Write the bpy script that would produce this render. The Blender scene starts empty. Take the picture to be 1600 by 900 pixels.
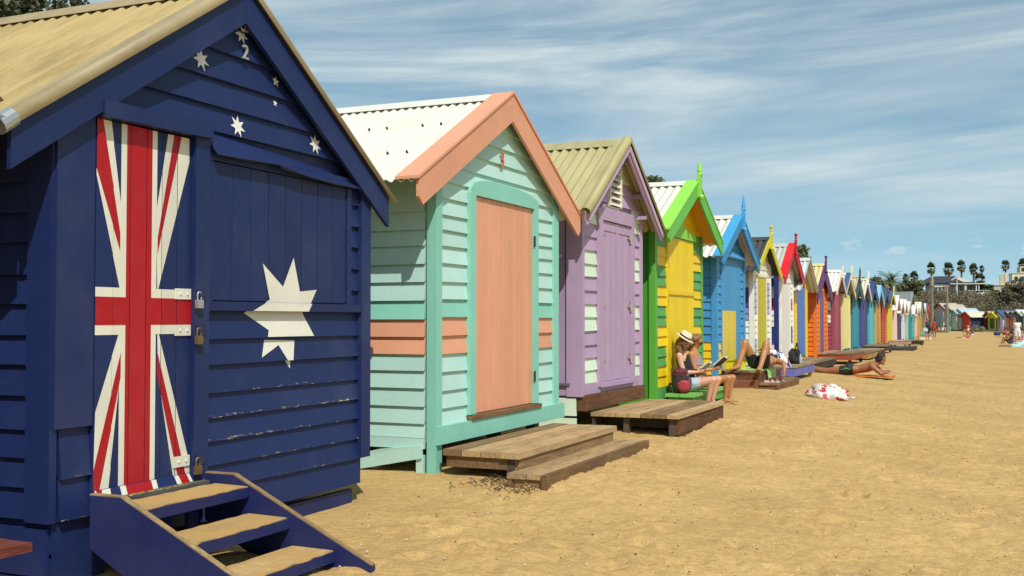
import bpy, math, random
import numpy as np
from mathutils import Vector, Matrix, noise as mnoise
R = math.radians
scene = bpy.context.scene
COL = scene.collection
random.seed(7)

# ------------------------------------------------------------------ camera
F_PX, YAW, PITCH = 1700.0, R(23.797), R(1.685)
CAM_Z = 1.16
cd = bpy.data.cameras.new('camera')
cd.sensor_width = 36.0
cd.lens = F_PX / 1600 * 36.0
cd.clip_start, cd.clip_end = 0.05, 6000
cam = bpy.data.objects.new('camera', cd)
cam.location = (0, 0, CAM_Z)
cam.rotation_euler = (R(90) + PITCH, 0, YAW)
COL.objects.link(cam)
scene.camera = cam

# ------------------------------------------------------------------ world, sun, exposure
SUN = Vector((0.86, -1.0, 1.48)).normalized()      # direction towards the sun
SUN_EL = math.asin(SUN.z)
SUN_AZ = math.atan2(SUN.x, SUN.y)
SKY_STRENGTH, SUN_STRENGTH, EXPOSURE = 0.116, 4.05, 0.0
w = bpy.data.worlds.new('World')
scene.world = w
w.use_nodes = True
nt = w.node_tree
nt.nodes.clear()
def N(tree, t, **kw):
    n = tree.nodes.new(t)
    for k, v in kw.items():
        if k.startswith('i_'):
            n.inputs[k[2:].replace('_', ' ')].default_value = v
        else:
            setattr(n, k, v)
    return n
def math_node(tree, op, a, b=None, c=None, clamp=False):
    n = tree.nodes.new('ShaderNodeMath'); n.operation = op; n.use_clamp = clamp
    for i, x in enumerate((a, b, c)):
        if x is None: continue
        if isinstance(x, (int, float)): n.inputs[i].default_value = x
        else: tree.links.new(x, n.inputs[i])
    return n.outputs[0]
def mix_col(tree, fac, a, b, blend='MIX'):
    n = tree.nodes.new('ShaderNodeMix'); n.data_type = 'RGBA'; n.blend_type = blend
    for sock, x in ((n.inputs[0], fac), (n.inputs[6], a), (n.inputs[7], b)):
        if isinstance(x, (int, float)): sock.default_value = x
        elif isinstance(x, (tuple, list)): sock.default_value = (*x[:3], 1)
        else: tree.links.new(x, sock)
    return n.outputs[2]
def ramp(tree, x, a, b):                            # smooth 0..1 between a and b
    n = tree.nodes.new('ShaderNodeMapRange'); n.interpolation_type = 'SMOOTHSTEP'
    n.inputs[1].default_value = a; n.inputs[2].default_value = b
    tree.links.new(x, n.inputs[0])
    return n.outputs[0]

sky = N(nt, 'ShaderNodeTexSky', sky_type='NISHITA', sun_disc=False, sun_elevation=SUN_EL,
        sun_rotation=SUN_AZ, altitude=0, air_density=1.0, dust_density=0.4, ozone_density=1.3)
tc = N(nt, 'ShaderNodeTexCoord')
sep = N(nt, 'ShaderNodeSeparateXYZ'); nt.links.new(tc.outputs['Generated'], sep.inputs[0])
zc = math_node(nt, 'MAXIMUM', sep.outputs[2], 0.0)
lift = N(nt, 'ShaderNodeCombineXYZ')                 # the clear sky is read a little above the murky horizon band
nt.links.new(sep.outputs[0], lift.inputs[0]); nt.links.new(sep.outputs[1], lift.inputs[1]); nt.links.new(math_node(nt, 'ADD', math_node(nt, 'MULTIPLY', zc, 1.15), .13), lift.inputs[2])
nrm = N(nt, 'ShaderNodeVectorMath', operation='NORMALIZE'); nt.links.new(lift.outputs[0], nrm.inputs[0]); nt.links.new(nrm.outputs[0], sky.inputs['Vector'])
CL = (6.3, 1.4, 7.7, 11.0, 8.8)                       # offsets of the cloud layers
az = math_node(nt, 'ARCTAN2', sep.outputs[0], sep.outputs[1])
def cloud_noise(sx, sy, tilt, off, detail, rough, dist):
    """streaky noise over azimuth and height; tilt leans the streaks"""
    c = N(nt, 'ShaderNodeCombineXYZ'); c.inputs[2].default_value = off
    h = math_node(nt, 'ADD', math_node(nt, 'POWER', math_node(nt, 'ADD', zc, .02), .75), .033)
    nt.links.new(math_node(nt, 'MULTIPLY', az, sx), c.inputs[0])
    nt.links.new(math_node(nt, 'MULTIPLY', math_node(nt, 'SUBTRACT', h, math_node(nt, 'MULTIPLY', az, tilt)), sy), c.inputs[1])
    n = N(nt, 'ShaderNodeTexNoise', i_Scale=1.0, i_Detail=detail, i_Roughness=rough, i_Distortion=dist)
    nt.links.new(c.outputs[0], n.inputs['Vector'])
    return n.outputs['Fac']
big = ramp(nt, cloud_noise(1.1, 8.0, .02, CL[0], 4, .55, .5), .36, .58)
wisp = ramp(nt, cloud_noise(1.7, 13.0, .05, CL[1], 9, .60, 1.1), .30, .72)
fine = ramp(nt, cloud_noise(6.0, 36.0, .10, CL[2], 8, .62, 1.2), .35, .75)
wisp = math_node(nt, 'MULTIPLY', wisp, math_node(nt, 'ADD', .78, math_node(nt, 'MULTIPLY', fine, .40)))
veil = ramp(nt, cloud_noise(1.0, 5.0, .05, CL[3], 6, .55, .5), .30, .72)
cl = math_node(nt, 'ADD', math_node(nt, 'MULTIPLY', math_node(nt, 'ADD', math_node(nt, 'MULTIPLY', big, .85), .12), wisp), math_node(nt, 'MULTIPLY', veil, .34), clamp=True)
cl = math_node(nt, 'MULTIPLY', cl, .90)
# small low cumulus close to the horizon
def low_noise():
    c = N(nt, 'ShaderNodeCombineXYZ'); c.inputs[2].default_value = CL[4]
    nt.links.new(math_node(nt, 'MULTIPLY', az, 22), c.inputs[0]); nt.links.new(math_node(nt, 'MULTIPLY', sep.outputs[2], 60), c.inputs[1])
    n = N(nt, 'ShaderNodeTexNoise', i_Scale=1.0, i_Detail=5, i_Roughness=.55)
    nt.links.new(c.outputs[0], n.inputs['Vector']); return n.outputs['Fac']
lowmask = math_node(nt, 'MULTIPLY', ramp(nt, sep.outputs[2], .045, .058), math_node(nt, 'SUBTRACT', 1.0, ramp(nt, sep.outputs[2], .062, .085)))
low = math_node(nt, 'MULTIPLY', ramp(nt, low_noise(), .55, .66), math_node(nt, 'MULTIPLY', lowmask, .6))
cl = math_node(nt, 'MAXIMUM', cl, low)
horizon = math_node(nt, 'MULTIPLY', math_node(nt, 'SUBTRACT', 1.0, ramp(nt, sep.outputs[2], -.02, .14)), .42)      # pale air low over the horizon
cl = math_node(nt, 'MAXIMUM', cl, horizon)
tint = mix_col(nt, 1.0, sky.outputs[0], (0.86, 1.17, 1.05), 'MULTIPLY')
skyc = mix_col(nt, cl, tint, (5.6, 6.5, 6.75))
bg = N(nt, 'ShaderNodeBackground'); bg.inputs['Strength'].default_value = SKY_STRENGTH
nt.links.new(skyc, bg.inputs['Color'])
wo = N(nt, 'ShaderNodeOutputWorld'); nt.links.new(bg.outputs[0], wo.inputs[0])

sl = bpy.data.lights.new('sun', 'SUN')
sl.energy = SUN_STRENGTH; sl.angle = R(0.5); sl.color = (1.0, 0.965, 0.90)
so = bpy.data.objects.new('sun', sl)
so.rotation_euler = SUN.to_track_quat('Z', 'Y').to_euler()
so.location = (0, 0, 30)
COL.objects.link(so)
vs = scene.view_settings
vs.view_transform = 'Standard'; vs.look = 'None'; vs.gamma = 1.0; vs.exposure = EXPOSURE; vs.use_curve_mapping = False
scene.render.resolution_x, scene.render.resolution_y = 1024, 576

# ------------------------------------------------------------------ helpers
def at(px, py, depth):
    """the point at this distance along the camera axis that the photograph shows at px, py"""
    cy, sy, cp, sp = math.cos(YAW), math.sin(YAW), math.cos(PITCH), math.sin(PITCH)
    f = Vector((-sy * cp, cy * cp, sp)); r = Vector((cy, sy, 0)); up = r.cross(f)
    return Vector((0, 0, CAM_Z)) + (f * F_PX + r * (px - 800) - up * (py - 450)) * (depth / F_PX)

def lin(h):
    h = h.lstrip('#')
    return tuple((lambda c: c / 12.92 if c <= .04045 else ((c + .055) / 1.055) ** 2.4)(int(h[i:i + 2], 16) / 255) for i in (0, 2, 4))

def empty(name, loc, rz=0, label=None, cat=None, group=None, kind=None):
    o = bpy.data.objects.new(name, None); COL.objects.link(o)
    o.location = loc; o.rotation_euler = (0, 0, rz); o.empty_display_size = .2
    tag(o, label, cat, group, kind)
    return o
def tag(o, label=None, cat=None, group=None, kind=None):
    if label: o['label'] = label
    if cat: o['category'] = cat
    if group: o['group'] = group
    if kind: o['kind'] = kind
    return o

class MB:
    def __init__(s): s.v = []; s.f = []; s.m = []
    def add(s, vs, fs, mi=0):
        b = len(s.v); s.v += [tuple(p) for p in vs]
        for f in fs: s.f.append(tuple(b + i for i in f)); s.m.append(mi)
    def box(s, x0, x1, y0, y1, z0, z1, mi=0):
        s.add([(x0, y0, z0), (x1, y0, z0), (x1, y1, z0), (x0, y1, z0), (x0, y0, z1), (x1, y0, z1), (x1, y1, z1), (x0, y1, z1)],
              [(0, 3, 2, 1), (4, 5, 6, 7), (0, 1, 5, 4), (1, 2, 6, 5), (2, 3, 7, 6), (3, 0, 4, 7)], mi)
    def slab(s, poly, xf, xb, mi=0, back=True):
        """poly: (y, z) anticlockwise seen from +x; xf(z) front surface, xb back"""
        if area(poly) < 0: poly = poly[::-1]
        n = len(poly); g = xf if callable(xf) else (lambda z: xf)
        vs = [(g(z), y, z) for y, z in poly] + [(xb, y, z) for y, z in poly]
        fs = [tuple(range(n))] + [(i, i + n, (i + 1) % n + n, (i + 1) % n) for i in range(n)]
        if back: fs.append(tuple(range(2 * n - 1, n - 1, -1)))
        s.add(vs, fs, mi)
    def skin(s, poly, xf, mi=0):
        if area(poly) < 0: poly = poly[::-1]
        s.add([(xf(z), y, z) for y, z in poly], [tuple(range(len(poly)))], mi)
    def slab_y(s, poly, y0, y1, mi=0):
        """poly in (x, z), extruded along y"""
        if area(poly) < 0: poly = poly[::-1]
        n = len(poly)
        s.add([(x, y0, z) for x, z in poly] + [(x, y1, z) for x, z in poly],
              [tuple(range(n)), tuple(range(2 * n - 1, n - 1, -1))] + [(i, i + n, (i + 1) % n + n, (i + 1) % n) for i in range(n)], mi)
    def tube(s, pts, rad, n=8, mi=0, cap=True):
        pts = [Vector(p) for p in pts]; k = len(pts)
        if not isinstance(rad, (list, tuple)): rad = [rad] * k
        b = len(s.v); ref = None
        for i, p in enumerate(pts):
            d = (pts[min(i + 1, k - 1)] - pts[max(i - 1, 0)]).normalized()
            if ref is None: ref = Vector((0, 0, 1)) if abs(d.z) < .9 else Vector((1, 0, 0))
            a = d.cross(ref).normalized(); c = a.cross(d).normalized(); ref = c
            for j in range(n):
                t = 2 * math.pi * j / n
                s.v.append(tuple(p + (a * math.cos(t) + c * math.sin(t)) * rad[i]))
        for i in range(k - 1):
            for j in range(n):
                s.f.append((b + i * n + j, b + i * n + (j + 1) % n, b + (i + 1) * n + (j + 1) % n, b + (i + 1) * n + j)); s.m.append(mi)
        if cap:
            s.f.append(tuple(b + j for j in range(n - 1, -1, -1))); s.m.append(mi)
            s.f.append(tuple(b + (k - 1) * n + j for j in range(n))); s.m.append(mi)
    def lathe(s, prof, cx, cy, n=10, mi=0):
        s.tube([(cx, cy, z) for r, z in prof], [max(r, .0005) for r, z in prof], n, mi)
    def ball(s, c, r, n=8, mi=0, sz=(1, 1, 1)):
        b = len(s.v); c = Vector(c); m = max(3, n // 2)
        for i in range(m + 1):
            ph = math.pi * i / m
            for j in range(n):
                t = 2 * math.pi * j / n
                s.v.append((c.x + r * sz[0] * math.sin(ph) * math.cos(t), c.y + r * sz[1] * math.sin(ph) * math.sin(t), c.z + r * sz[2] * math.cos(ph)))
        for i in range(m):
            for j in range(n):
                s.f.append((b + i * n + j, b + (i + 1) * n + j, b + (i + 1) * n + (j + 1) % n, b + i * n + (j + 1) % n)); s.m.append(mi)
    def build(s, name, mats, parent=None, smooth=False, label=None, loc=None):
        me = bpy.data.meshes.new(name)
        me.from_pydata(s.v, [], s.f)
        if not isinstance(mats, (list, tuple)): mats = [mats]
        for m in mats: me.materials.append(m)
        if len(mats) > 1: me.polygons.foreach_set('material_index', s.m)
        if smooth: me.polygons.foreach_set('use_smooth', [True] * len(me.polygons))
        me.update()
        o = bpy.data.objects.new(name, me); COL.objects.link(o)
        if parent: o.parent = parent
        if loc: o.location = loc
        if label: o['label'] = label
        return o

def area(p): return sum(p[i][0] * p[(i + 1) % len(p)][1] - p[(i + 1) % len(p)][0] * p[i][1] for i in range(len(p))) / 2
def clip(poly, a, b, c):
    """keep the part of the polygon where a*y + b*z <= c"""
    out = []
    for i in range(len(poly)):
        p, q = poly[i], poly[(i + 1) % len(poly)]
        dp, dq = a * p[0] + b * p[1] - c, a * q[0] + b * q[1] - c
        if dp <= 0: out.append(p)
        if (dp < 0 < dq) or (dq < 0 < dp):
            t = dp / (dp - dq); out.append((p[0] + (q[0] - p[0]) * t, p[1] + (q[1] - p[1]) * t))
    return out
def clip_box(poly, y0, y1, z0, z1):
    for h in ((-1, 0, -y0), (1, 0, y1), (0, -1, -z0), (0, 1, z1)):
        if len(poly) < 3: return []
        poly = clip(poly, *h)
    return poly if len(poly) >= 3 and abs(area(poly)) > 1e-6 else []

# ------------------------------------------------------------------ materials
MATS = {}
def new_mat(name):
    m = bpy.data.materials.new(name); m.use_nodes = True
    t = m.node_tree; p = t.nodes['Principled BSDF']
    return m, t, p
def coords(t, scale=(1, 1, 1), rand=True):
    tc = N(t, 'ShaderNodeTexCoord'); mp = N(t, 'ShaderNodeMapping'); mp.inputs['Scale'].default_value = scale
    t.links.new(tc.outputs['Object'], mp.inputs['Vector'])
    if rand:
        oi = N(t, 'ShaderNodeObjectInfo')
        t.links.new(math_node(t, 'MULTIPLY', oi.outputs['Random'], 37.0), mp.inputs['Location'])
        return mp.outputs[0], oi.outputs['Random']
    return mp.outputs[0], None
def nz(t, vec, scale, detail=4, rough=.55, dist=0):
    n = N(t, 'ShaderNodeTexNoise', i_Scale=scale, i_Detail=detail, i_Roughness=rough, i_Distortion=dist)
    t.links.new(vec, n.inputs['Vector']); return n.outputs['Fac']
def bump(t, p, h, strength, dist=.01):
    b = N(t, 'ShaderNodeBump'); b.inputs['Strength'].default_value = strength; b.inputs['Distance'].default_value = dist
    t.links.new(h, b.inputs['Height']); t.links.new(b.outputs[0], p.inputs['Normal'])

def paint(hexcol, wear=.0, rough=.5, axis='y', wear_col='#c9b48c', var=.13):
    key = ('paint', hexcol, wear, rough, axis, wear_col)
    if key in MATS: return MATS[key]
    m, t, p = new_mat('paint_' + hexcol.lstrip('#'))
    sc = {'y': (9, 1, 9), 'z': (9, 9, 1), 'x': (1, 9, 9)}[axis]
    vec, rnd = coords(t, (1, 1, 1)); gv, _ = coords(t, sc)
    c = lin(hexcol)
    blot = nz(t, vec, 2.6, 5, .6); grain = nz(t, gv, 6, 4, .6)
    val = math_node(t, 'ADD', math_node(t, 'MULTIPLY', math_node(t, 'SUBTRACT', blot, .5), var * 2.2),
                    math_node(t, 'ADD', math_node(t, 'MULTIPLY', math_node(t, 'SUBTRACT', rnd, .5), var * .9), math_node(t, 'MULTIPLY', math_node(t, 'SUBTRACT', grain, .5), var)))
    hsv = N(t, 'ShaderNodeHueSaturation'); hsv.inputs['Color'].default_value = (*c, 1)
    t.links.new(math_node(t, 'ADD', val, 1.0), hsv.inputs['Value'])
    col = hsv.outputs[0]
    if wear > 0:
        wn = nz(t, gv, 16, 6, .7); wb = nz(t, vec, 1.8, 3)
        f = ramp(t, math_node(t, 'ADD', wn, math_node(t, 'MULTIPLY', math_node(t, 'SUBTRACT', wb, .5), .35)), .80 - wear, .84 - wear)
        col = mix_col(t, f, col, lin(wear_col))
    # dusty film
    st_v, _ = coords(t, (7, 7, .55))
    streak = ramp(t, nz(t, st_v, 3.2, 5, .65), .52, .80)
    col = mix_col(t, math_node(t, 'MULTIPLY', streak, .16), col, tuple(x * .62 + .02 for x in c))
    fade = ramp(t, nz(t, vec, .9, 4, .6), .50, .78)
    col = mix_col(t, math_node(t, 'MULTIPLY', fade, .12), col, tuple(x * .75 + .16 for x in c))
    dust = ramp(t, nz(t, vec, 7, 6, .7), .5, .85)
    col = mix_col(t, math_node(t, 'MULTIPLY', dust, .06 if max(c) > .25 else .03), col, (.42, .37, .29))
    t.links.new(col, p.inputs['Base Color'])
    t.links.new(math_node(t, 'ADD', rough - .08, math_node(t, 'MULTIPLY', blot, .2)), p.inputs['Roughness'])
    p.inputs['Specular IOR Level'].default_value = .35
    bump(t, p, math_node(t, 'ADD', grain, math_node(t, 'MULTIPLY', blot, .6)), .22, .004)
    MATS[key] = m
    return m

def wood(name='deck', dark='#4a3a29', light='#9a7c57', axis='y', sandy=0.0, rough=.8):
    key = ('wood', name, dark, light, axis, sandy)
    if key in MATS: return MATS[key]
    m, t, p = new_mat('wood_' + name)
    sc = {'y': (14, 1, 14), 'z': (14, 14, 1), 'x': (1, 14, 14)}[axis]
    vec, rnd = coords(t); gv, _ = coords(t, sc)
    g1 = nz(t, gv, 3.0, 6, .65, .4); g2 = nz(t, gv, 14, 3, .6); bl = nz(t, vec, 1.7, 4)
    f = math_node(t, 'ADD', math_node(t, 'MULTIPLY', g1, .75), math_node(t, 'ADD', math_node(t, 'MULTIPLY', g2, .35), math_node(t, 'MULTIPLY', math_node(t, 'SUBTRACT', rnd, .5), .35)))
    f = ramp(t, math_node(t, 'ADD', f, math_node(t, 'MULTIPLY', math_node(t, 'SUBTRACT', bl, .5), .4)), .32, .85)
    col = mix_col(t, f, lin(dark), lin(light))
    if sandy > 0:
        s = ramp(t, nz(t, vec, 5, 6, .65), .62 - sandy * .4, .70 - sandy * .25)
        col = mix_col(t, s, col, lin('#b8945c'))
    t.links.new(col, p.inputs['Base Color']); p.inputs['Roughness'].default_value = rough
    p.inputs['Specular IOR Level'].default_value = .2
    bump(t, p, math_node(t, 'ADD', g1, g2), .5, .004)
    MATS[key] = m
    return m

def tin(hexcol, dirt='#8c7a4e', dirt_amt=.35, metal=0.0, rough=.5):
    key = ('tin', hexcol, dirt, dirt_amt, metal)
    if key in MATS: return MATS[key]
    m, t, p = new_mat('roof_' + hexcol.lstrip('#'))
    vec, _ = coords(t); gv, _ = coords(t, (5, .7, .7))
    d = ramp(t, math_node(t, 'ADD', math_node(t, 'MULTIPLY', nz(t, gv, 3, 6, .65), .6), math_node(t, 'MULTIPLY', nz(t, vec, 1.5, 5, .6), .5)), .45, .75)
    col = mix_col(t, math_node(t, 'MULTIPLY', d, dirt_amt), lin(hexcol), lin(dirt))
    rust = ramp(t, nz(t, vec, 9, 6, .7), .70, .76)
    col = mix_col(t, math_node(t, 'MULTIPLY', rust, dirt_amt * .8), col, lin('#7a5a38'))
    t.links.new(col, p.inputs['Base Color']); p.inputs['Roughness'].default_value = rough; p.inputs['Metallic'].default_value = metal
    p.inputs['Specular IOR Level'].default_value = .35
    MATS[key] = m
    return m

def plain(name, hexcol, rough=.6, metal=0.0, var=.12, scale=8, bumpy=0, sss=0.0):
    key = ('plain', name, hexcol)
    if key in MATS: return MATS[key]
    m, t, p = new_mat(name)
    vec, _ = coords(t)
    n = nz(t, vec, scale, 5, .6)
    hsv = N(t, 'ShaderNodeHueSaturation'); hsv.inputs['Color'].default_value = (*lin(hexcol), 1)
    t.links.new(math_node(t, 'ADD', 1.0 - var, math_node(t, 'MULTIPLY', n, var * 2)), hsv.inputs['Value'])
    t.links.new(hsv.outputs[0], p.inputs['Base Color'])
    p.inputs['Roughness'].default_value = rough; p.inputs['Metallic'].default_value = metal
    if sss: p.inputs['Subsurface Weight'].default_value = sss; p.inputs['Subsurface Radius'].default_value = (.02, .01, .006)
    if bumpy: bump(t, p, n, bumpy, .01)
    MATS[key] = m
    return m

def two_tone(name, a, b, scale, lo=.48, hi=.54, third=None, voronoi=False):
    key = ('two', name)
    if key in MATS: return MATS[key]
    m, t, p = new_mat(name)
    vec, _ = coords(t)
    if voronoi:
        vn = N(t, 'ShaderNodeTexVoronoi'); vn.inputs['Scale'].default_value = scale; t.links.new(vec, vn.inputs['Vector'])
        sp = N(t, 'ShaderNodeSeparateColor'); t.links.new(vn.outputs['Color'], sp.inputs[0]); f1, f2 = sp.outputs[0], sp.outputs[1]
    else:
        f1, f2 = nz(t, vec, scale, 3), nz(t, vec, scale * 1.7, 3, dist=2)
    col = mix_col(t, ramp(t, f1, lo, hi), lin(a), lin(b))
    if third: col = mix_col(t, ramp(t, f2, .60, .64), col, lin(third))
    t.links.new(col, p.inputs['Base Color']); p.inputs['Roughness'].default_value = .85
    MATS[key] = m
    return m

def leaf_mat(name, dark, light, trans=.25):
    key = ('leaf', name)
    if key in MATS: return MATS[key]
    m, t, p = new_mat(name)
    g = N(t, 'ShaderNodeNewGeometry')
    vec, _ = coords(t, rand=False)
    f = math_node(t, 'ADD', math_node(t, 'MULTIPLY', g.outputs['Random Per Island'], .6), math_node(t, 'MULTIPLY', nz(t, vec, .5, 3), .5))
    t.links.new(mix_col(t, f, lin(dark), lin(light)), p.inputs['Base Color'])
    p.inputs['Roughness'].default_value = .6
    p.inputs['Transmission Weight'].default_value = 0
    MATS[key] = m
    return m

def sand_material():
    m, t, p = new_mat('sand')
    tc = N(t, 'ShaderNodeTexCoord'); vec = tc.outputs['Object']
    fine = nz(t, vec, 120, 4, .75); mid = nz(t, vec, 22, 5, .65); large = nz(t, vec, .9, 4, .55); blob = nz(t, vec, 5.5, 4, .6)
    f = math_node(t, 'ADD', math_node(t, 'MULTIPLY', fine, .60), math_node(t, 'ADD', math_node(t, 'MULTIPLY', mid, .40), math_node(t, 'MULTIPLY', large, .30)))
    col = mix_col(t, ramp(t, f, .44, .86), lin('#a48454'), lin('#d0ad72'))
    specks = ramp(t, nz(t, vec, 75, 2, .5), .76, .79)
    col = mix_col(t, math_node(t, 'MULTIPLY', specks, .6), col, lin('#5e4a2e'))
    sp2 = ramp(t, nz(t, vec, 58, 2, .5, .3), .785, .80)
    col = mix_col(t, math_node(t, 'MULTIPLY', sp2, .7), col, lin('#e8dcc0'))
    t.links.new(col, p.inputs['Base Color']); p.inputs['Roughness'].default_value = .95
    p.inputs['Specular IOR Level'].default_value = .1
    h = math_node(t, 'ADD', math_node(t, 'MULTIPLY', fine, .12), math_node(t, 'ADD', math_node(t, 'MULTIPLY', mid, .5), blob))
    bump(t, p, h, .8, .03)
    return m

W_Y = wood('deck_grey', '#7d6444', '#c2a277', 'y')
W_X = wood('deck_grey_x', '#6b5439', '#b7976b', 'x')
W_DARK = wood('deck_brown', '#4a2e1e', '#865d44', 'y')
W_DARKX = wood('deck_brown_x', '#4a2b1c', '#8a5a43', 'x')
W_BEAM = wood('old_beam', '#2e2620', '#5c5044', 'z')  # darker timber for legs, bearers, stumps and some deck fronts
METAL = plain('dark_iron', '#4b4238', .5, .6)
BRASS = plain('brass', '#806b46', .5, .6)
STEEL = plain('galvanised_steel', '#b9bdbb', .4, .7)

# ------------------------------------------------------------------ ground
def sstep(t):
    t = np.clip(t, 0, 1); return t * t * (3 - 2 * t)
def vnoise(x, y, seed):
    rs = np.random.RandomState(seed); G = rs.rand(256, 256)
    xi = np.floor(x).astype(int); yi = np.floor(y).astype(int); fx = x - xi; fy = y - yi
    fx = fx * fx * (3 - 2 * fx); fy = fy * fy * (3 - 2 * fy)
    g = lambda i, j: G[i % 256, j % 256]
    return (g(xi, yi) * (1 - fx) + g(xi + 1, yi) * fx) * (1 - fy) + (g(xi, yi + 1) * (1 - fx) + g(xi + 1, yi + 1) * fx) * fy - .5
def base_z(X, Y):
    row = np.interp(Y, [0, 6.3, 7.6, 10, 12.8, 15.5, 18, 24, 34, 80, 150], [-.06, -.06, .0, .0, .05, .05, .02, -.03, -.12, -.33, -.36])
    sea = sstep((X + 3.9) / 4.6)
    z = row * (1 - sea) + sea * np.minimum(row - .05, -.34) 
    return z
def ground_z(x, y):
    return float(base_z(np.array([float(x)]), np.array([float(y)]))[0])
def graded(lo, hi, a, b, d, growth):
    c = list(np.arange(a, b, d)); s = d; q = b
    while q < hi: c.append(q); s *= growth; q += s
    c.append(hi); s = d; q = a - d; l = []
    while q > lo: l.append(q); s *= growth; q -= s
    l.append(lo)
    return np.array(l[::-1] + c)
def make_sand():
    xs = graded(-900, 900, -4.6, 4.2, .034, 1.10); ys = graded(-400, 1500, 3.6, 15.0, .034, 1.018)
    X, Y = np.meshgrid(xs, ys); Z = base_z(X, Y)
    fade = np.clip(1.4 - Y / 60, .25, 1) * (np.abs(X) < 60)
    dune = vnoise(X * .8 + 3, Y * .8, 1) * .040 + vnoise(X * 2.1, Y * 2.1, 2) * .018 + vnoise(X * 5.3, Y * 5.3, 3) * .011 + vnoise(X * 11, Y * 11, 4) * .010
    near_wall = sstep((X + 3.95) / .5) * .75 + .25
    Z = Z + dune * fade * near_wall
    rs = np.random.RandomState(5)                                    # footprints and scuffs
    n = 6500
    cx = rs.uniform(-3.3, 5.5, n); cy = 3.5 + 34 * rs.rand(n) ** 1.3
    for k in range(n):
        a, b = rs.uniform(.05, .13), rs.uniform(.035, .06); th = rs.rand() * 3.14; dep = rs.uniform(.005, .017) * (1.7 if rs.rand() < .2 else 1)
        i0, i1 = np.searchsorted(xs, [cx[k] - .45, cx[k] + .45]); j0, j1 = np.searchsorted(ys, [cy[k] - .45, cy[k] + .45])
        sx, sy_ = X[j0:j1, i0:i1] - cx[k], Y[j0:j1, i0:i1] - cy[k]
        uu = (sx * math.cos(th) + sy_ * math.sin(th)) / a; vv = (-sx * math.sin(th) + sy_ * math.cos(th)) / b
        r2 = uu * uu + vv * vv
        Z[j0:j1, i0:i1] += -dep * np.exp(-r2) + dep * .55 * np.exp(-(np.sqrt(r2) - 1.7) ** 2 * 3)
    # drift against the steps of the first hut and hollow under the decks
    Z += .05 * np.exp(-((X + 3.55) ** 2 / .02 + (Y - 4.5) ** 2 / .04))
    nx, ny = len(xs), len(ys)
    me = bpy.data.meshes.new('sand')
    me.vertices.add(nx * ny); me.vertices.foreach_set('co', np.stack([X, Y, Z], -1).astype(np.float32).ravel())
    I = np.arange(nx * ny).reshape(ny, nx)
    Q = np.stack([I[:-1, :-1], I[:-1, 1:], I[1:, 1:], I[1:, :-1]], -1).reshape(-1, 4)
    me.loops.add(Q.size); me.loops.foreach_set('vertex_index', Q.ravel().astype(np.int32))
    me.polygons.add(len(Q)); me.polygons.foreach_set('loop_start', np.arange(0, Q.size, 4, dtype=np.int32)); me.polygons.foreach_set('loop_total', np.full(len(Q), 4, dtype=np.int32))
    me.polygons.foreach_set('use_smooth', np.ones(len(Q), dtype=bool))
    me.update(calc_edges=True); me.materials.append(sand_material())
    o = bpy.data.objects.new('sand', me); COL.objects.link(o); o['kind'] = 'structure'
make_sand()

# ------------------------------------------------------------------ hut parts
def jit(a): return random.uniform(-a, a)
BF, BT = .030, .006        # weatherboard: proud at its lower edge, thin at its upper edge

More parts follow.
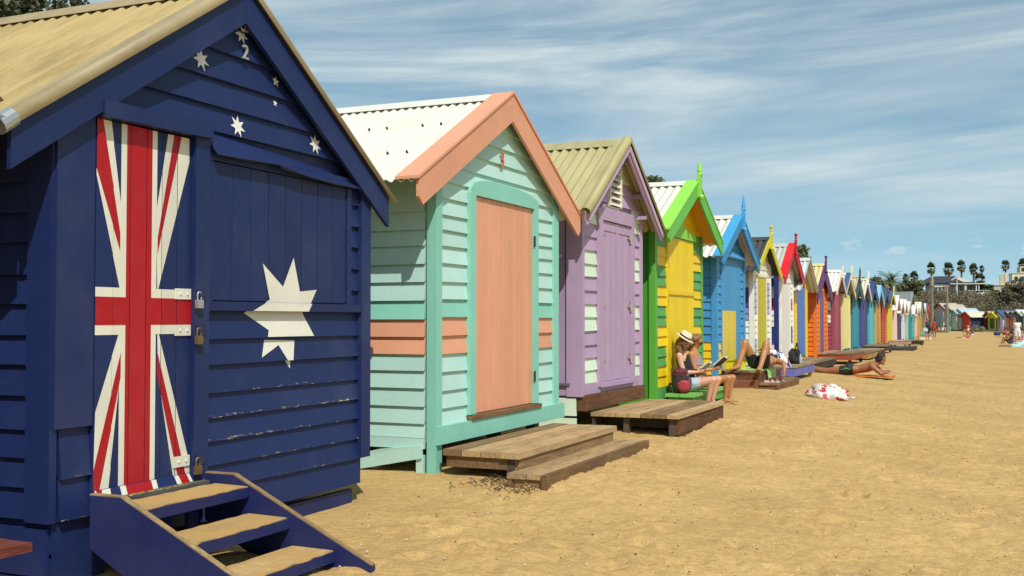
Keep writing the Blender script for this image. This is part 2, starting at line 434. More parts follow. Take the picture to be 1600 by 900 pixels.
class Hut:
    """x out of the front wall, y along the row, z up; the front wall is the plane x = 0"""
    def __init__(s, X, Y, W, label, za=3.14, zt=2.2, hs=None, yc=None, o=.12, depth=2.5, floor=.25, rz=0.0, group='beach huts in the row', name='beach_hut', zg=0.0):
        s.W, s.za, s.zt, s.o, s.D, s.floor = W, za, zt, o, depth, floor
        s.yc = W / 2 if yc is None else yc; s.hs = (W / 2 + .42) if hs is None else hs
        s.k = (za - zt) / s.hs
        s.root = empty(name, (X, Y, zg), rz, label, 'beach hut', group)
    def roofz(s, y, drop=.05): return s.za - drop - s.k * abs(y - s.yc)
    def under_roof(s, poly, drop=.05):
        poly = clip(poly, s.k, 1, s.za - drop + s.k * s.yc)
        return clip(poly, -s.k, 1, s.za - drop - s.k * s.yc) if len(poly) >= 3 else []
    def core(s, mat, zb=None):
        zb = s.floor if zb is None else zb
        p = s.under_roof([(0, zb), (s.W, zb), (s.W, 9), (0, 9)], .03)
        m = MB(); m.slab(p, -.006, -s.D); m.build('wall', mat, s.root)
    def front_boards(s, edges, holes, colour, y0=.06, y1=None, edge=None, name='weatherboard', jitter=.004):
        y1 = s.W - .06 if y1 is None else y1
        for za, zb in zip(edges[:-1], edges[1:]):
            spans = [(y0, y1)]
            for hy0, hy1, hz0, hz1 in holes:
                if min(zb, hz1) - max(za, hz0) < .35 * (zb - za): continue
                ns = []
                for a, b in spans:
                    if hy0 > a: ns.append((a, min(b, hy0)))
                    if hy1 < b: ns.append((max(a, hy1), b))
                spans = [q for q in ns if q[1] - q[0] > .02]
            for a, b in spans:
                j0, j1 = jit(jitter), jit(jitter)
                poly = s.under_roof([(a, za + j0), (b, za + j1), (b, zb + .012 + j1), (a, zb + .012 + j0)])
                if len(poly) < 3 or abs(area(poly)) < .0004: continue
                c = colour((za + zb) / 2, (a + b) / 2); h = zb - za
                xf = lambda z: BF + (BT - BF) * min(1, max(0, (z - za) / h))
                m = MB()
                if edge:
                    edge_ = edge if not isinstance(edge, tuple) else edge[0 if za < .8 else 1]
                    lo, hi = clip(poly, 0, 1, za + .009), clip(poly, 0, -1, -(za + .009))
                    if len(lo) >= 3: m.slab(lo, xf, 0, 1)
                    if len(hi) >= 3: m.slab(hi, xf, 0, 0)
                    m.build(name, [c, edge_], s.root)
                else:
                    m.slab(poly, xf, 0); m.build(name, c, s.root)
    def side_boards(s, edges, colour, x0=None, x1=-.07, edge=None, sides=(0, 1)):
        x0 = -s.D if x0 is None else x0
        for sd in sides:
            Y = (lambda v: v) if sd == 0 else (lambda v: s.W - v)
            top = s.roofz(Y(0), .06)
            for za, zb in zip(edges[:-1], edges[1:]):
                if za > top - .03: break
                zt = min(zb + .012, top); j0, j1 = jit(.004), jit(.004); h = zb - za
                t = -BF + (BF - BT) * min(1, (zt - za) / h)
                f = [(0, 1, 2, 3), (4, 7, 6, 5), (0, 4, 5, 1), (1, 5, 6, 2), (2, 6, 7, 3), (3, 7, 4, 0)]
                if sd: f = [q[::-1] for q in f]
                m = MB(); m.add([(x0, Y(-BF), za + j0), (x1, Y(-BF), za + j1), (x1, Y(t), zt + j1), (x0, Y(t), zt + j0), (x0, Y(0), za + j0), (x1, Y(0), za + j1), (x1, Y(0), zt + j1), (x0, Y(0), zt + j0)], f)
                m.build('side_board', colour((za + zb) / 2), s.root)
    def posts(s, mat, zb, front=.085, sidew=.08, zb_r=None, right_front=None):
        for side in (0, 1):
            fw = front if side == 0 else (right_front or front)
            y0, y1 = (-.034, fw) if side == 0 else (s.W - fw, s.W + .034)
            z1 = s.roofz(fw if side == 0 else s.W - fw, .07)
            m = MB(); m.slab(s.under_roof([(y0, zb if side == 0 or zb_r is None else zb_r), (y1, zb if side == 0 or zb_r is None else zb_r), (y1, 9), (y0, 9)], .06), .043, -sidew); m.build('corner_post', mat, s.root)
    def fascias(s, mat, dv=.2, th=.026, x=None, tip=0.0, end_drop=0.0, under=.0):
        x = s.o if x is None else x
        for sg in (-1, 1):
            yt = s.yc + sg * s.hs
            p = [(s.yc, s.za - under), (s.yc, s.za - under - dv * 1.04), (yt - sg * tip, s.zt - under - dv - end_drop + s.k * tip), (yt, s.zt - under - dv * .62 - end_drop), (yt, s.zt - under)]
            if sg < 0: p = [(y - .0015, z) for y, z in p]
            else: p = [(y + .0015, z) for y, z in p]
            m = MB(); m.slab(p, x, x - th); m.build('bargeboard', mat, s.root)
    def roof(s, mat, pitch=.085, amp=.012, cap=None, under=None, cap_w=.15, back=.12, x1=None, purlins=True):
        x1 = s.o - .01 if x1 is None else x1; x0 = -s.D - back
        n = int((x1 - x0) / pitch * 6); xs = [x0 + (x1 - x0) * i / n for i in range(n + 1)]
        for sg in (-1, 1):
            m = MB(); ny, nzv = sg * s.k, 1.0; L = math.hypot(ny, nzv); ny /= L; nzv /= L
            rows = []
            for (yy, zz) in ((s.yc + sg * .006, s.za - .012), (s.yc + sg * (s.hs + .025), s.zt - .012 - s.k * .02)):
                for off in (0, -.006):
                    b = len(m.v); rows.append(b)
                    for x in xs:
                        h = amp * math.sin(2 * math.pi * x / pitch) + off
                        m.v.append((x, yy + ny * h, zz + nzv * h))
            a, a2, c, c2 = rows
            for i in range(n):
                q = [(a + i, a + i + 1, c + i + 1, c + i), (a2 + i, c2 + i, c2 + i + 1, a2 + i + 1), (c + i, c + i + 1, c2 + i + 1, c2 + i)]
                if sg > 0: q = q[:1] + q[1:]
                for f in q: m.f.append(f if sg < 0 else f[::-1]); m.m.append(0)
            m.build('roof_sheet', mat, s.root, smooth=False)
        if cap:
            m = MB()
            for sg in (-1, 1):
                y1, z1 = s.yc + sg * cap_w, s.za + .012 - s.k * cap_w
                m.slab([(s.yc, s.za + .012), (s.yc, s.za + .016), (y1, z1 + .004), (y1, z1)], x1 - .002, x0 - .01)
            m.build('ridge_cap', cap, s.root)
        for sg in (-1, 1) if purlins else ():                                  # purlins that carry the overhanging sheet
            for q in (.16, .55, .9):
                y = s.yc + sg * s.hs * q; z = s.za - s.k * s.hs * q - .075
                if not (0 < y < s.W): continue
                m = MB(); m.box(0.0, s.o - .03, y - .02, y + .02, z - .025, z + .03); m.build('purlin', under or mat, s.root)
    def rake_board(s, mat, width=.13, lift=.02, x=None):
        x = s.o + .012 if x is None else x
        for sg in (-1, 1):
            yt = s.yc + sg * (s.hs + .03); zt = s.za - s.k * (s.hs + .03)
            m = MB(); m.slab([(s.yc + sg * .001, s.za + lift), (s.yc + sg * .001, s.za + lift - .022), (yt, zt + lift - .022), (yt, zt + lift)], x, x - width); m.build('rake_cover', mat, s.root)
    def rake_roll(s, mat, r=.055, x=None, tipmat=None):
        x = s.o - .01 if x is None else x
        for sg in (-1, 1):
            L = s.hs + .06; m = MB(); n = 10
            ends = [(s.yc, s.za - .01), (s.yc + sg * L, s.za - .01 - s.k * L)]
            nn = Vector((0, sg * s.k, 1)).normalized(); b = len(m.v)
            for y, z in ends:
                for k in (r, r - .006):
                    for j in range(n + 1):
                        t = math.pi * 1.25 * j / n - .15 * math.pi
                        q = nn * (k * math.sin(t)); m.v.append((x + k * math.cos(t), y + q.y, z + q.z))
            k = n + 1
            for j in range(n):
                for f in ((b + j, b + j + 1, b + 2 * k + j + 1, b + 2 * k + j), (b + k + j, b + 3 * k + j, b + 3 * k + j + 1, b + k + j + 1), (b + 2 * k + j, b + 2 * k + j + 1, b + 3 * k + j + 1, b + 3 * k + j)):
                    m.f.append(f); m.m.append(0)
            m.build('barge_roll', mat, s.root, smooth=True)
            # flashing apron lying on the sheet behind the roll
            m = MB(); m.slab([(s.yc + sg * .002, s.za + .018), (s.yc + sg * .002, s.za + .014), (s.yc + sg * L, s.za + .014 - s.k * L), (s.yc + sg * L, s.za + .018 - s.k * L)], x - r + .004, x - r - .07)
            m.build('barge_flashing', mat, s.root)
    def finial(s, mat, top, kind='spike', below=.3, x=None):
        x = s.o + .02 if x is None else x
        m = MB(); z0 = s.za - below
        m.box(x - .028, x + .022, s.yc - .045, s.yc + .045, z0, s.za + (top - s.za) * .30)
        zb = s.za + (top - s.za) * .30
        if kind == 'spike': m.lathe([(.035, zb - .02), (.045, zb), (.03, zb + .025), (.038, zb + .05), (.012, top - .04), (.0, top)], x, s.yc, 8)
        elif kind == 'ball': m.lathe([(.03, zb - .02), (.04, zb), (.025, zb + .03), (.03, zb + .08), (.02, top - .08), (.045, top - .05), (.045, top - .025), (.0, top)], x, s.yc, 8)
        else: m.lathe([(.04, zb - .02), (.04, top)], x, s.yc, 6)
        m.ball((x + .02, s.yc, z0), .045, 8)
        m.build('finial', mat, s.root)
    def planks(s, parent, y0, y1, z0, z1, n, mat, x=.02, th=.022, gap=.005, name='plank', top=None):
        for i in range(n):
            a, b = y0 + (y1 - y0) * i / n, y0 + (y1 - y0) * (i + 1) / n
            m = MB()
            p = [(a + gap / 2, z0), (b - gap / 2, z0), (b - gap / 2, top((b)) if top else z1), (a + gap / 2, top(a) if top else z1)]
            m.slab(p, x + jit(.0015), x - th); m.build(name, mat if not isinstance(mat, list) else mat[i % len(mat)], parent)
    def panel(s, name, y0, y1, z0, z1, x0, x1, mat, parent=None, label=None):
        m = MB(); m.box(x0, x1, y0, y1, z0, z1); return m.build(name, mat, parent or s.root, label=label)
    def hinge(s, parent, y, z, x, mat=None, w=.02, h=.09, strap=0):
        m = MB(); m.box(x, x + .008, y - w / 2, y + w / 2, z - h / 2, z + h / 2); m.tube([(x + .008, y, z - h / 2), (x + .008, y, z + h / 2)], .007, 6)
        if strap: m.add([(x, y, z - .03), (x, y, z + .03), (x, y + strap, z), (x + .005, y, z - .03), (x + .005, y, z + .03), (x + .005, y + strap, z)], [(0, 1, 2), (3, 5, 4), (0, 2, 5, 3), (1, 4, 5, 2), (0, 3, 4, 1)])
        m.build('hinge', mat or METAL, parent)

def rng(a, b, n): return [a + (b - a) * i / n for i in range(n + 1)]

def number_on(hut, txt, y, z, h, mat, x=.034):
    cu = bpy.data.curves.new('house_number', 'FONT'); cu.body = txt; cu.size = h * 1.45; cu.extrude = .006; cu.align_x = 'CENTER'
    tmp = bpy.data.objects.new('tmp_text', cu); COL.objects.link(tmp)
    dg = bpy.context.evaluated_depsgraph_get(); me = bpy.data.meshes.new_from_object(tmp.evaluated_get(dg))
    bpy.data.objects.remove(tmp); bpy.data.curves.remove(cu)
    me.name = 'house_number'; me.materials.clear(); me.materials.append(mat)
    o = bpy.data.objects.new('house_number', me); COL.objects.link(o); o.parent = hut.root
    o.matrix_local = Matrix(((0, 0, 1, x), (1, 0, 0, y), (0, 1, 0, z), (0, 0, 0, 1)))
    o.data.transform(Matrix.Scale(1, 4)); return o

def star_poly(cy, cz, ro, ri, n=7, rot=0, outer=None):
    p = []
    for i in range(n):
        a = rot + 2 * math.pi * i / n
        p.append((cy + ro * math.sin(a), cz + ro * math.cos(a))); a += math.pi / n
        p.append((cy + ri * math.sin(a), cz + ri * math.cos(a)))
    return p
def star_tris(cy, cz, pts): return [[(cy, cz), pts[i], pts[(i + 1) % len(pts)]] for i in range(len(pts))]

# ------------------------------------------------------------------ hut: navy, with the flag
NAVY = '#172755'
def build_navy():
    h = Hut(-3.935, 3.725, 2.656, 'navy blue hut painted as a flag, red white cross door, white stars', za=3.075, zt=2.035, hs=1.60, yc=1.27, o=.085, depth=2.5, floor=.1)
    nv, nz_, edge = paint(NAVY, .03), paint(NAVY, .02, axis='z'), (paint(NAVY, .205, wear_col='#b9a98c'), paint(NAVY, .13, wear_col='#b9a98c'))
    nvx = paint('#192858', .02, axis='x')
    h.core(nv, .07)
    DY0, DY1, DZ0, DZ1 = .205, .885, .31, 2.125
    hatch = (1.0, 2.45, 1.215, 2.03)
    courses = [.07, .235, .365, .50, .63, .765, .915, 1.06, 1.21, 1.355, 1.50, 1.645, 1.79, 1.93, 2.06, 2.20, 2.345, 2.50, 2.655, 2.81, 2.96, 3.1]
    c = lambda z, y: nv
    lower = [e for e in courses if e <= 2.061]; upper = [e for e in courses if e >= 2.05]
    h.front_boards(lower, [(-1, 1.005, 0, 3), hatch], c, y0=1.005, y1=2.60, edge=edge, jitter=.006)
    h.front_boards([2.135] + upper[1:], [(.97, 9, 2.0, 2.19)], c, y0=.05, y1=2.6, edge=edge, jitter=.006)
    h.front_boards([.235, .43, .655], [], c, y0=.02, y1=.2, edge=edge)
    m = MB(); m.box(0, .036, -.03, .198, .662, 2.16); m.build('flat_panel', nz_, h.root)
    m = MB(); m.slab(h.under_roof([(2.575, .235), (2.69, .235), (2.69, 9), (2.575, 9)], .06), .05, -.06); m.build('corner_post', nz_, h.root)
    m = MB(); m.box(-.13, .02, -.045, -.001, .235, 2.0); m.build('corner_post', paint('#192858', .03, axis='z'), h.root)
    # side wall boards and skirting
    h.side_boards([.385, .525, .656, .808, .954, 1.089, 1.234, 1.372, 1.52, 1.66, 1.8, 1.94, 2.08], lambda z: nvx, x1=-.132)
    h.side_boards([.245, .385], lambda z: nvx, x1=-.132)
    for (a, b) in ((-.24, -.02), (-.01, .205)):
        m = MB(); m.box(-2.5, -.02, .03 - .06, .0, a, b); m.build('skirting_board', nvx, h.root)
    for (a, b) in ((-.26, .030),):
        m = MB(); m.box(-.04, -.005, 1.0, 2.55, a, b); m.build('skirting_board', nv, h.root)
        m = MB(); m.box(-.04, .0, .0, .32, a, b + .06); m.build('skirting_board', nv, h.root)
    # door frame, door planks carrying the painted flag
    m = MB(); m.box(0, .062, .885, 1.0, .30, 2.16); m.build('door_post', nz_, h.root)
    m = MB(); m.box(0, .05, .19, 1.0, .255, .305); m.build('door_sill', nv, h.root)
    door = MB(); door.box(-.004, .012, DY0, DY1, DZ0, DZ1); door = door.build('door', nv, h.root)
    white, red = paint('#d9d6c4', .07, axis='z', wear_col='#7d7a86'), paint('#a51018', .05, axis='z', wear_col='#8a1014')
    yc = .495
    quads_w = [[(yc - .125, DZ0), (yc + .125, DZ0), (yc + .125, DZ1), (yc - .125, DZ1)], [(DY0, 1.088), (DY1, 1.088), (DY1, 1.318), (DY0, 1.318)],
               [(.205, 2.125), (.30, 2.125), (.375, 1.70), (.375, 1.29), (.205, 1.86)], [(.70, 2.125), (.86, 2.125), (.862, 2.0), (.63, 1.30), (.615, 1.70)],
               [(.205, .32), (.30, .32), (.375, .88), (.375, 1.12), (.215, .72)], [(.64, .88), (.765, .32), (.885, .32), (.885, .40), (.632, 1.12)]]
    quads_r = [[(yc - .088, DZ0), (yc + .088, DZ0), (yc + .088, DZ1), (yc - .088, DZ1)], [(DY0, 1.136), (DY1, 1.136), (DY1, 1.272), (DY0, 1.272)],
               [(.205, 2.125), (.245, 2.125), (.366, 1.585), (.366, 1.50), (.205, 1.89)], [(.745, 2.125), (.80, 2.125), (.628, 1.50), (.628, 1.58)],
               [(.205, .44), (.205, .33), (.24, .33), (.378, .88), (.378, 1.0)], [(.632, 1.0), (.632, .88), (.80, .32), (.862, .32)]]
    n = 6
    for i in range(n):
        a, b = DY0 + (DY1 - DY0) * i / n + .002, DY0 + (DY1 - DY0) * (i + 1) / n - .002
        m = MB(); xf = .034 + jit(.0015)
        m.slab([(a, DZ0), (b, DZ0), (b, DZ1), (a, DZ1)], xf, .0125, 0)
        for k, qs in ((1, quads_w), (2, quads_r)):
            for qi, qd in enumerate(qs):
                p = clip_box(qd, a, b, DZ0, DZ1)
                if p: m.slab(p, xf + .0014 * k - .0002 * qi, xf, k, back=False)
        m.build('plank', [nz_, white, red], door)
    m = MB(); xf = .044                                            # bottom rail, painted in step with the planks
    m.slab([(DY0, .305), (DY1, .305), (DY1, .352), (DY0, .352)], lambda z: xf + (.352 - z) * .35, .036, 0)
    for k, qs in ((1, quads_w), (2, quads_r)):
        for qi, qd in enumerate(qs):
            lowest = [(y, min(z, .32)) if z < .45 else (y, z) for y, z in qd]
            p = clip_box([(y, z - .02) if z < .36 else (y, z) for y, z in lowest], DY0, DY1, .306, .351)
            if p: m.slab(p, lambda z, k=k, qi=qi: xf + (.352 - z) * .35 + .0014 * k - .0002 * qi, .038, k, back=False)
    m.build('door_rail', [nv, white, red], door)
    for z, mt in ((1.297, STEEL), (1.106, BRASS), (.42, BRASS)):
        plate = MB(); plate.box(.037, .043, .755, .875, z - .028, z + .028)
        for yy in (.79, .845): plate.ball((.044, yy, z), .008, 6)
        plate.build('hasp', white, door)
        st = MB(); st.box(.062, .068, .90, .97, z - .028, z + .026); st.tube([(.068, .905, z + .012), (.085, .905, z + .012), (.085, .905, z - .012), (.068, .905, z - .012)], .005, 6); st.build('staple', plain('navy_iron', '#2c2f55', .5, .3), h.root)
        lk = MB(); top, bot = z - .030, z - .074
        sh = [(.085, .877, top), (.085, .877, z + .002), (.085, .884, z + .011), (.085, .899, z + .011), (.085, .906, z + .002), (.085, .906, top)]
        lk.tube(sh, .004, 6); lk.box(.075, .095, .868, .914, bot, top)
        lk.build('padlock', mt, h.root)
    # lintel strip and the hood over the hatch
    m = MB(); m.slab([(.20, 2.128), (.985, 2.14), (.985, 2.21), (.20, 2.21)], .095, .0); m.build('lintel', nv, h.root)
    m = MB(); m.add([(.006, .985, 2.215), (.006, 2.53, 2.10), (.085, 2.50, 2.035), (.085, 2.2, 2.028), (.095, 1.9, 2.04), (.085, 1.62, 2.055), (.10, 1.57, 2.075), (.088, 1.3, 2.06), (.095, 1.02, 2.06), (.004, .985, 2.19), (.0, 2.53, 2.06), (.0, .985, 2.05)],
                    [(0, 8, 7, 6, 5, 4, 3, 2, 1), (1, 2, 10), (0, 9, 8)])
    m.box(-.001, .045, 1.0, 2.5, 2.036, 2.10); m.build('hatch_hood', nv, h.root)
    hb = MB(); hb.box(.0, .012, 1.0, 2.45, 1.215, 2.04); hb = hb.build('hatch', nz_, h.root)
    h.planks(hb, 1.05, 2.40, 1.27, 2.03, 8, paint(NAVY, .09, axis='z'), x=.036, th=.023, gap=.004)
    for (a, b, c0, c1) in ((1.0, 1.05, 1.22, 2.03), (2.40, 2.45, 1.22, 2.03)):
        m = MB(); m.box(.012, .045, a, b, c0, c1); m.build('hatch_frame', nz_, hb)
    m = MB(); m.box(.0, .05, 1.0, 2.58, 1.212, 1.262); m.build('hatch_sill', nv, h.root)
    # painted stars: each piece lies on the board it is painted on
    def big_surface(z):
        if z > 1.27: return .0375
        if z > 1.212: return .0515
        lo = max(e for e in courses if e <= z + 1e-6); hi = min(e for e in courses if e > z + 1e-6)
        return BF + (BT - BF) * (z - lo) / (hi - lo) + .0015
    star = MB(); pts = [(1.807, 1.54), (1.875, 1.335), (2.056, 1.35), (1.945, 1.20), (2.045, 1.055), (1.86, 1.045), (1.807, .865), (1.69, 1.01), (1.513, .94), (1.58, 1.10), (1.367, 1.20), (1.57, 1.28), (1.501, 1.49), (1.70, 1.36)]
    zs = [.5, .765, .915, 1.06, 1.212, 1.2621, 1.7]
    for tri in star_tris(1.72, 1.19, pts):
        if area(tri) > 0: tri = tri[::-1]
        for a, b in zip(zs[:-1], zs[1:]):
            p = clip_box(tri, 0, 9, a + .0005, b - .0005)
            if p:
                if a >= 1.26: f = lambda z: .0385
                elif a >= 1.21: f = lambda z: .0512
                else: f = lambda z, a=a, b=b: BF + (BT - BF) * (z - a) / (b - a) + .0016
                star.skin(p, f)
    star.build('painted_star', paint('#dedbcb', .02, wear_col='#8d8a92'), h.root, label='large white seven pointed star')
    for cy, cz, ro, n_ in ((1.322, 2.80, .06, 7), (.963, 2.575, .066, 7), (1.639, 2.59, .036, 5), (1.279, 2.262, .066, 7), (2.055, 2.272, .066, 7), (1.64, 2.46, .022, 5)):
        st = MB(); pp = star_poly(cy, cz, ro, ro * .45, n_, .15)
        for tri in star_tris(cy, cz, pp):
            if area(tri) > 0: tri = tri[::-1]
            for a, b in zip(courses[:-1], courses[1:]):
                p = clip_box(tri, 0, 9, a + .0005, b - .0005)
                if p:
                    f = lambda z, a=a, b=b: BF + (BT - BF) * (z - a) / (b - a) + .0045
                    st.skin(p, f)
        st.build('painted_star', paint('#dcdcd6', .03, wear_col='#8d8a92'), h.root)
    number_on(h, '2', 1.325, 2.655, .08, plain('pewter', '#a7a596', .5, .2), x=.038)
    # roof
    cream = tin('#a8946a', '#6d5d40', .5)
    h.fascias(nv, dv=.205, tip=.0, under=.02)
    h.roof(tin('#b39c68', '#77663f', .6), cap=cream, under=nv, pitch=.09)
    h.rake_roll(tin('#a3936f', '#655a42', .5), .040)
    m = MB(); yl = h.yc - h.hs - .06; zl = h.za - .01 - h.k * (h.hs + .06)
    m.tube([(h.o - .01, yl - .004, zl + .0), (h.o - .01, yl + .07, zl + .004 + h.k * .074)], .043, 12); m.build('roll_end_cap', STEEL, h.root)
    # worn yellow lettering traces on the top of the sill
    m = MB(); rs = random.Random(4)
    for k in range(16):
        y = .30 + .5 * k / 16
        for q in range(2):
            y2 = y + rs.uniform(-.012, .012); x2 = .078 + rs.uniform(0, .032)
            pts = [(x2 + rs.uniform(-.006, .006), y2 + rs.uniform(-.016, .016)) for _ in range(4)]
            pts.sort(key=lambda p: math.atan2(p[1] - y2, p[0] - x2))
            m.add([(a, b, .3095) for a, b in pts] + [(a, b, .3085) for a, b in pts], [(0, 1, 2, 3), (0, 4, 5, 1), (1, 5, 6, 2), (2, 6, 7, 3), (3, 7, 4, 0)])
    m2 = MB(); m2.box(.05, .118, .22, .99, .262, .3085); m2.build('door_sill', wood('sill', '#3a3a3a', '#6a6558', 'y'), h.root)
    m.build('paint_mark', plain('yellow_paint', '#d8bd1e', .5), h.root)
    return h
navy = build_navy()

def navy_steps():
    root = empty('wooden_steps', (-3.9, 3.725, 0), 0, 'navy wooden steps with sandy worn treads below the flag door', 'steps')
    nx = paint('#1d2558', .07, axis='x', wear_col='#b39a70'); edge = wood('bare_edge', '#7f6847', '#c2a777', 'x')
    for y0, y1 in ((.135, .175), (.945, .985)):
        m = MB()
        top = [(.055, .345), (.235, .345), (1.08, -.055), (1.08, -.30), (.80, -.30), (.055, .10)]
        m.slab_y(top, y0, y1, 0)
        e = [(.052, .345), (.235, .345), (1.083, -.056), (1.083, -.050), (.237, .352), (.052, .352)]
        m.slab_y(e, y0 + .002, y1 - .006, 1)
        m.build('stringer', [nx, edge], root)
    for i, (x, z) in enumerate(((.345, .292), (.60, .148), (.875, .004))):
        m = MB(); x0 = .122 if i == 0 else x - .26
        m.box(x0, x, .178, .942, z - .055, z - .004, 0)
        # worn, sandy top with an uneven front edge
        k = 14; pts_f = [(x + .004 - abs(jit(.022)), .18 + .76 * j / k) for j in range(k + 1)]
        v = []; 
        for (xx, yy) in pts_f: v += [(xx, yy, z + .001 + jit(.001)), (x0 + .004, yy, z + .004 + abs(jit(.004))), (xx, yy, z - .005)]
        f = []
        for j in range(k):
            a, b = 3 * j, 3 * (j + 1); f += [(a + 1, a, b, b + 1), (a, a + 2, b + 2, b)]
        m.add(v, f, 1)
        m.build('tread', [nx, wood('sandy_tread', '#a88a59', '#cdb07c', 'y', .6)], root)
    for y in (.36, .56, .76):
        m = MB(); m.box(.075, .10, y, y + .08, -.20, .235); m.build('riser_slat', nx, root)
    return root
navy_steps()

# neighbour just outside the frame on the left (its roof shades the navy hut's side wall)
def build_left():
    h = Hut(-3.9, .55, 2.3, 'pale hut next to the navy hut, left of the view', za=3.1, zt=2.1, o=.12, floor=.2)
    a = paint('#c9c3b2'); h.core(a, .1); h.front_boards(rng(.2, 3.1, 20), [(.6, 1.5, .2, 2.1)], lambda z, y: a)
    h.side_boards(rng(.2, 2.2, 14), lambda z: a); h.posts(paint('#8d3a34', axis='z'), .1); h.fascias(paint('#8d3a34')); h.roof(tin('#b9b7ad'), cap=tin('#b9b7ad'))
    d = MB(); d.box(0, .03, .6, 1.5, .25, 2.1); d.build('door', paint('#8d3a34', axis='z'), h.root)
    return h
build_left()
def red_bench():
    r = empty('bench', (-3.76, 1.28, 0), 0, 'weathered red plank bench at the lower left corner', 'bench')
    mt = wood('red_bench', '#5a2a22', '#93574a', 'y')
    top = .30
    for i in range(3):
        m = MB(); x = -.02 + i * .125; m.box(x, x + .12, .0, 1.85, top - .035, top + jit(.002)); m.build('plank', mt, r)
    for y in (.15, 1.62):
        for x in (.02, .24):
            m = MB(); m.box(x, x + .06, y, y + .07, -.30, top - .036); m.build('leg', mt, r)
    return r
red_bench()

# ------------------------------------------------------------------ hut: mint and peach
MINT, TURQ, PEACH = '#aed2c7', '#84c3b0', '#d99a78'
def deck(name, label, X, Y, x1, ytop, nplanks, ztop, th, along, mat, legs, front=None, zg=-.25, group='timber decks in front of the huts', x0=0.0, side=None, rz=0):
    root = empty(name, (X, Y, 0), rz, label, 'deck', group)
    if along == 'y':
        for i in range(nplanks):
            a, b = x0 + (x1 - x0) * i / nplanks, x0 + (x1 - x0) * (i + 1) / nplanks
            m = MB(); e0, e1 = jit(.008), jit(.008); m.box(a + .004, b - .004, e0, ytop + e1, ztop - th, ztop + jit(.003)); m.build('plank', mat, root)
    else:
        for i in range(nplanks):
            a, b = ytop * i / nplanks, ytop * (i + 1) / nplanks
            m = MB(); m.box(x0, x1 + jit(.008), a + .004, b - .004, ztop - th, ztop + jit(.003)); m.build('plank', mat, root)
    return root
def build_mint():
    h = Hut(-3.935, 7.418, 2.513, 'mint weatherboard hut with peach door, peach gable boards and white roof', za=3.14, zt=2.21, hs=1.70, o=.12, depth=2.5, floor=.2)
    mint, turq, peach = paint(MINT), paint(TURQ), paint(PEACH)
    tz = paint(TURQ, axis='z'); pz = paint(PEACH, axis='z')
    h.core(mint, .22)
    def c(z, y=0):
        if 1.185 < z < 1.325: return turq
        if .895 < z < 1.185: return peach
        return mint
    E_ = [.34, .475, .61, .754, .895, 1.037, 1.185, 1.325, 1.461, 1.607, 1.742, 1.863, 1.985, 2.115, 2.25, 2.385, 2.52, 2.66, 2.80, 2.94, 3.08]
    h.front_boards(E_, [(.555, 1.99, .3, 2.29)], c)
    h.side_boards([.25, .363, .496, .633, .766, .894, 1.027, 1.165, 1.308, 1.451, 1.59, 1.733, 1.862, 2.0, 2.14, 2.28], c, x1=-.062)
    m = MB(); m.box(-2.5, -.062, -.032, .0, .17, .25); m.build('side_board', mint, h.root)
    h.posts(tz, -.03, front=.07, sidew=.035, zb_r=.2, right_front=.1)
    m = MB(); m.box(.002, .07, -.03, 2.63, .205, .345); m.build('plinth_board', turq, h.root)
    # warped loose skirting board and stump on the side
    m = MB(); m.add([(-.075, -.05, .10), (-.075, -.05, .20), (-.45, -.06, .155), (-1.2, -.07, -.02), (-1.2, -.07, -.12), (-.075, -.02, .10), (-.075, -.02, .20), (-.45, -.03, .155), (-1.2, -.04, -.02), (-1.2, -.04, -.12)],
                    [(0, 1, 2, 3, 4), (9, 8, 7, 6, 5), (0, 5, 6, 1), (1, 6, 7, 2), (2, 7, 8, 3), (3, 8, 9, 4), (4, 9, 5, 0)]); m.build('loose_board', mint, h.root)
    m = MB(); m.box(-.13, -.07, -.03, .03, -.12, .12); m.build('stump', mint, h.root)
    for y in (.5, 1.5, 2.4):
        m = MB(); m.box(-.25, -.15, y, y + .1, -.2, .2); m.build('stump', W_BEAM, h.root)
    # door frame with a shaped head
    for a, b in ((.545, .652), (1.90, 2.0)):
        m = MB(); m.box(.0, .055, a, b, .39, 2.19); m.build('door_frame', tz, h.root)
    head = [(.545, 2.19), (2.0, 2.19), (2.0, 2.245), (1.97, 2.275), (1.80, 2.312), (1.5, 2.335), (1.0, 2.338), (.78, 2.325), (.62, 2.29), (.565, 2.245), (.545, 2.2)]
    m = MB(); m.slab(head, .055, 0); m.build('door_frame', turq, h.root)
    d = MB(); d.box(.0, .018, .652, 1.90, .385, 2.19); d = d.build('door', pz, h.root)
    h.planks(d, .66, 1.892, .395, 2.183, 14, pz, x=.030, th=.012, gap=.004)
    m = MB(); m.box(.0, .085, .53, 2.01, .35, .384); m.build('door_sill', wood('sill_brown', '#4a3522', '#8a6a48', 'y'), h.root)
    for z in (1.87, .62): h.hinge(d, .655, z, .030, w=.02, h=.12); h.hinge(d, 1.895, z + .02, .055, w=.018, h=.10)
    number_on(h, '3', 1.21, 2.50, .125, paint('#c0694f'), x=.037)
    h.fascias(peach, dv=.235, tip=.06)
    h.rake_board(peach, width=.20, lift=.022)
    white = tin('#d6d3c6', '#a89c7c', .22)
    h.roof(white, cap=tin('#d9d6ca', '#a89c7c', .15), under=mint, pitch=.085, amp=.012)
    m = MB()                                                        # roofing screws, left slope
    nrm = Vector((0, -h.k, 1)).normalized()
    for q in (.38, .72):
        for i in range(8):
            x = -.25 - .26 * i + .085 * (i % 2); y = h.yc - h.hs * q; z = h.za - h.k * h.hs * q
            s_ = MB(); s_.tube([(x, y, z), tuple(Vector((x, y, z)) + nrm * .022)], [.012, .009], 6); s_.build('roof_screw', METAL, h.root)
    return h
mint = build_mint()
